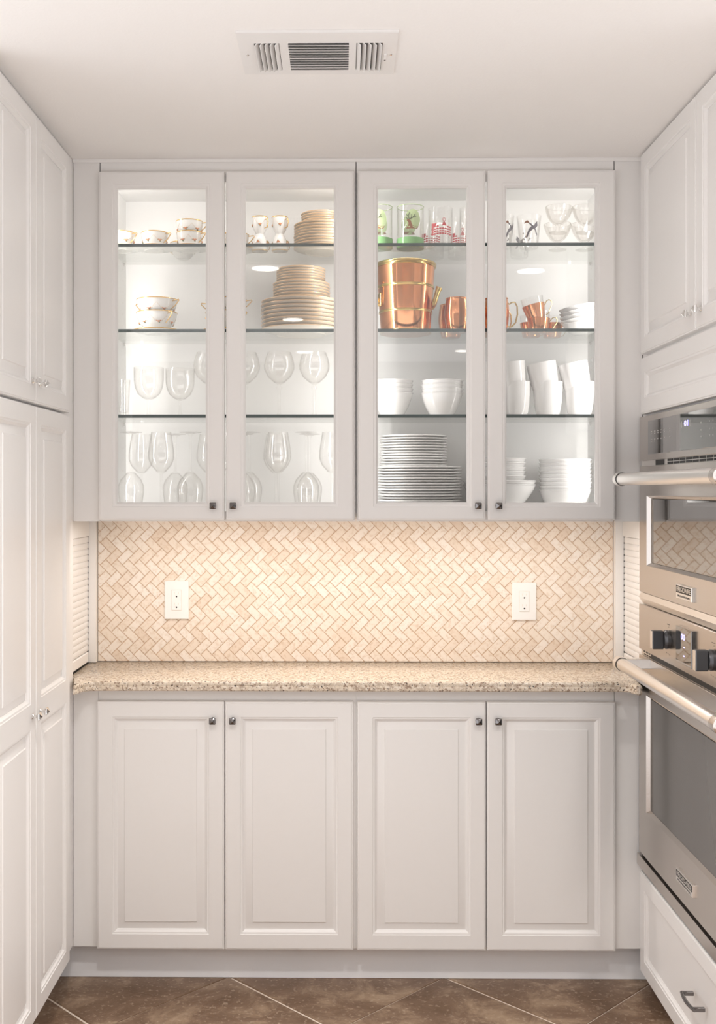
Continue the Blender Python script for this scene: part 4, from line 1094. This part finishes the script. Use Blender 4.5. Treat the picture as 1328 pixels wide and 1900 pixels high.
# duck tumbler
def duck_glass():
    rb, rt, h = .0270, .0375, .100; rf = lambda z_: rb + (rt - rb) * z_ / h
    k = .62
    body = [(-.012, .074), (-.004, .070), (.006, .062), (.014, .052), (.016, .046), (.010, .050), (.002, .056), (-.006, .066), (-.013, .071)]
    wing = [(-.001, .062), (-.010, .054), (-.016, .038), (-.017, .026), (-.013, .030), (-.008, .044), (.000, .050), (.006, .056)]
    wing2 = [(.003, .060), (.009, .070), (.017, .078), (.018, .070), (.020, .066), (.014, .058), (.008, .054)]
    tail = [(.012, .050), (.020, .040), (.018, .034), (.010, .046)]
    head = [(-.012, .071), (-.018, .072), (-.026, .071), (-.020, .078), (-.015, .079), (-.010, .075)]
    sp = [([(-.030 + a, .030 + b_), (-.027 + a, .033 + b_), (-.025 + a, .028 + b_)], 0) for a, b_ in ((0, .012), (.004, -.008), (.022, -.006), (.018, -.010))]
    return proto('duck_tumbler', [('glass_body', MB().lathe(tumbler_profile(rb, rt, h, .010), 36), 'drink_glass'), ('duck_print', wrapmesh([(body, 0), (wing, 0), (wing2, 0), (tail, 0)] + sp, rf, .12), 'print_grey', [('duck_head', wrapmesh([(head, 0)], lambda z_: rf(z_) + .0003, .12), 'print_brown')])])
p_dk = duck_glass()
put(p_dk, XY(981, 3.31), 3.31, S3 + .0003, 'tapered tumbler printed with a flying duck, beside the crystal sherbet glasses', 'glass', 'duck-printed tumblers', (0, 0, 0))
put(p_dk, XY(931, 3.31), 3.31, S3 + .0003, 'duck-printed tumbler cut by the door stile', 'glass', 'duck-printed tumblers', (0, 0, .65))
put(p_dk, XY(963, 3.44), 3.44, S3 + .0003, 'duck-printed tumbler in back of the front duck tumbler', 'glass', 'duck-printed tumblers', (0, 0, 2.6))
# crystal sherbets
def sherbet():
    n = 40; wob = lambda k, zz: 1 + (.035 * math.cos(k * 2 * PI / n * 10) if zz > .03 else 0)
    pr = [(0, 0), (.026, 0), (.0275, .0015), (.010, .006), (.006, .012), (.006, .020), (.010, .025), (.022, .034), (.033, .050), (.0400, .070), (.0412, .080), (.0395, .0805), (.0378, .070), (.031, .052), (.020, .037), (.008, .029), (0, .028)]
    return proto('sherbet_glass', [('glass_body', MB().lathe(pr, n, wob=wob), 'cut_glass', None, None, 60), ('rim', ringmesh(.0405, .0803, .0007), 'cut_glass')])
p_sh = sherbet()
for px, s in ((1034, 'beside the duck tumbler'), (1084, 'at the cabinet side')):
    x = XY(px, 3.33)
    put(p_sh, x, 3.33, S3 + .0003, 'lower crystal sherbet glass %s' % s, 'glass', 'crystal sherbet glasses')
    put(p_sh, x + .001, 3.33, S3 + .0530, 'upper crystal sherbet glass nested in the one %s' % s, 'glass', 'crystal sherbet glasses', (0, 0.05, .3))
# stemware
def stem_proto(name, bowl, foot_r, stem_r, knop=None):
    """bowl: outer profile from the stem joint upwards"""
    z0 = bowl[0][1]
    st = [(0, 0), (foot_r - .001, 0), (foot_r, .0012), (foot_r * .5, .0030), (stem_r * 1.8, .0070), (stem_r, .014)]
    if knop: st += [(stem_r, knop - .006), (stem_r * 2.2, knop - .002), (stem_r * 2.2, knop + .002), (stem_r, knop + .006)]
    inn = [(max(r - .0011, .0005), z_ + .0012) for r, z_ in bowl[::-1][1:-1]] + [(0, z0 + .004)]
    b = MB().lathe([*st[2:], *bowl, (bowl[-1][0] - .0006, bowl[-1][1] + .0004), (bowl[-1][0] - .0011, bowl[-1][1]), *inn], 36)
    f = MB().lathe(st[:3] + [(foot_r * .5, .0031), (0, .0034)], 36)
    return proto(name, [('bowl_and_stem', b, 'drink_glass', None, 60), ('foot', f, 'drink_glass')])
p_gob = stem_proto('goblet', [(.004, .052), (.018, .057), (.034, .070), (.043, .090), (.046, .112), (.0465, .152)], .034, .0042)
p_bal = stem_proto('balloon_glass', [(.004, .100), (.016, .106), (.036, .124), (.0465, .146), (.0475, .160), (.043, .182), (.0365, .200)], .036, .0042, knop=.090)
p_tul = stem_proto('tulip_glass', [(.0038, .120), (.014, .126), (.032, .146), (.040, .166), (.0400, .185), (.036, .215), (.0305, .248)], .035, .0038)
p_flu = proto('tall_flute', [('glass_body', MB().lathe(tumbler_profile(.016, .021, .112, .012), 32), 'drink_glass'), ('foot', MB().lathe([(0, .0003), (.019, .0003), (.020, .002), (.012, .004), (0, .004)], 32), 'drink_glass')])
put(p_flu, XY(229, 3.30), 3.30, S1 + .0003, 'slender tall glass at the cabinet side beside the goblets', 'glass')
put(p_gob, XY(276, 3.33), 3.33, S1 + .0003, 'short-stemmed goblet beside the slender tall glass', 'wine glass', 'goblets on the lowest glass shelf')
put(p_gob, XY(334, 3.33), 3.33, S1 + .0003, 'short-stemmed goblet beside the first balloon glass', 'wine glass', 'goblets on the lowest glass shelf', scale=.97)
for px, lab in ((387, 'balloon wine glass beside the goblets'), (454, 'balloon wine glass just past the door stiles'), (518, 'balloon wine glass in the middle of the second door'), (583, 'balloon wine glass nearest the center partition')):
    put(p_bal, XY(px, 3.34), 3.34, S1 + .0003, lab, 'wine glass', 'balloon wine glasses')
for i, px in enumerate((243, 299, 353, 408, 462, 516, 568, 616)):
    inv = i % 2 == 0
    Y = 3.32; x = XY(px, Y)
    where = ['at the cabinet side', 'second from the cabinet side', 'third from the cabinet side', 'fourth from the cabinet side', 'just past the door stiles', 'in the middle of the second door', 'second from the center partition', 'nearest the center partition'][i]
    lab = '%s wine glass on the cabinet floor, %s' % ('upside-down' if inv else 'upright', where)
    put(p_tul, x, Y, S0 + (.2488 if inv else .0003), lab, 'wine glass', 'wine glasses on the cabinet floor', (PI if inv else 0, 0, 0))
for i, px in enumerate((262, 325, 388, 450, 512, 574)):
    Y = 3.44; x = XY(px, Y); inv = i % 2 == 1
    put(p_tul, x, Y, S0 + (.2488 if inv else .0003), '%s wine glass in the back row, %s' % ('upside-down' if inv else 'upright', ('at the cabinet side', 'second from the cabinet side', 'third from the cabinet side', 'behind the second door edge', 'behind the second door middle', 'toward the center partition')[i]), 'wine glass', 'wine glasses on the cabinet floor', (PI if inv else 0, 0, 0))
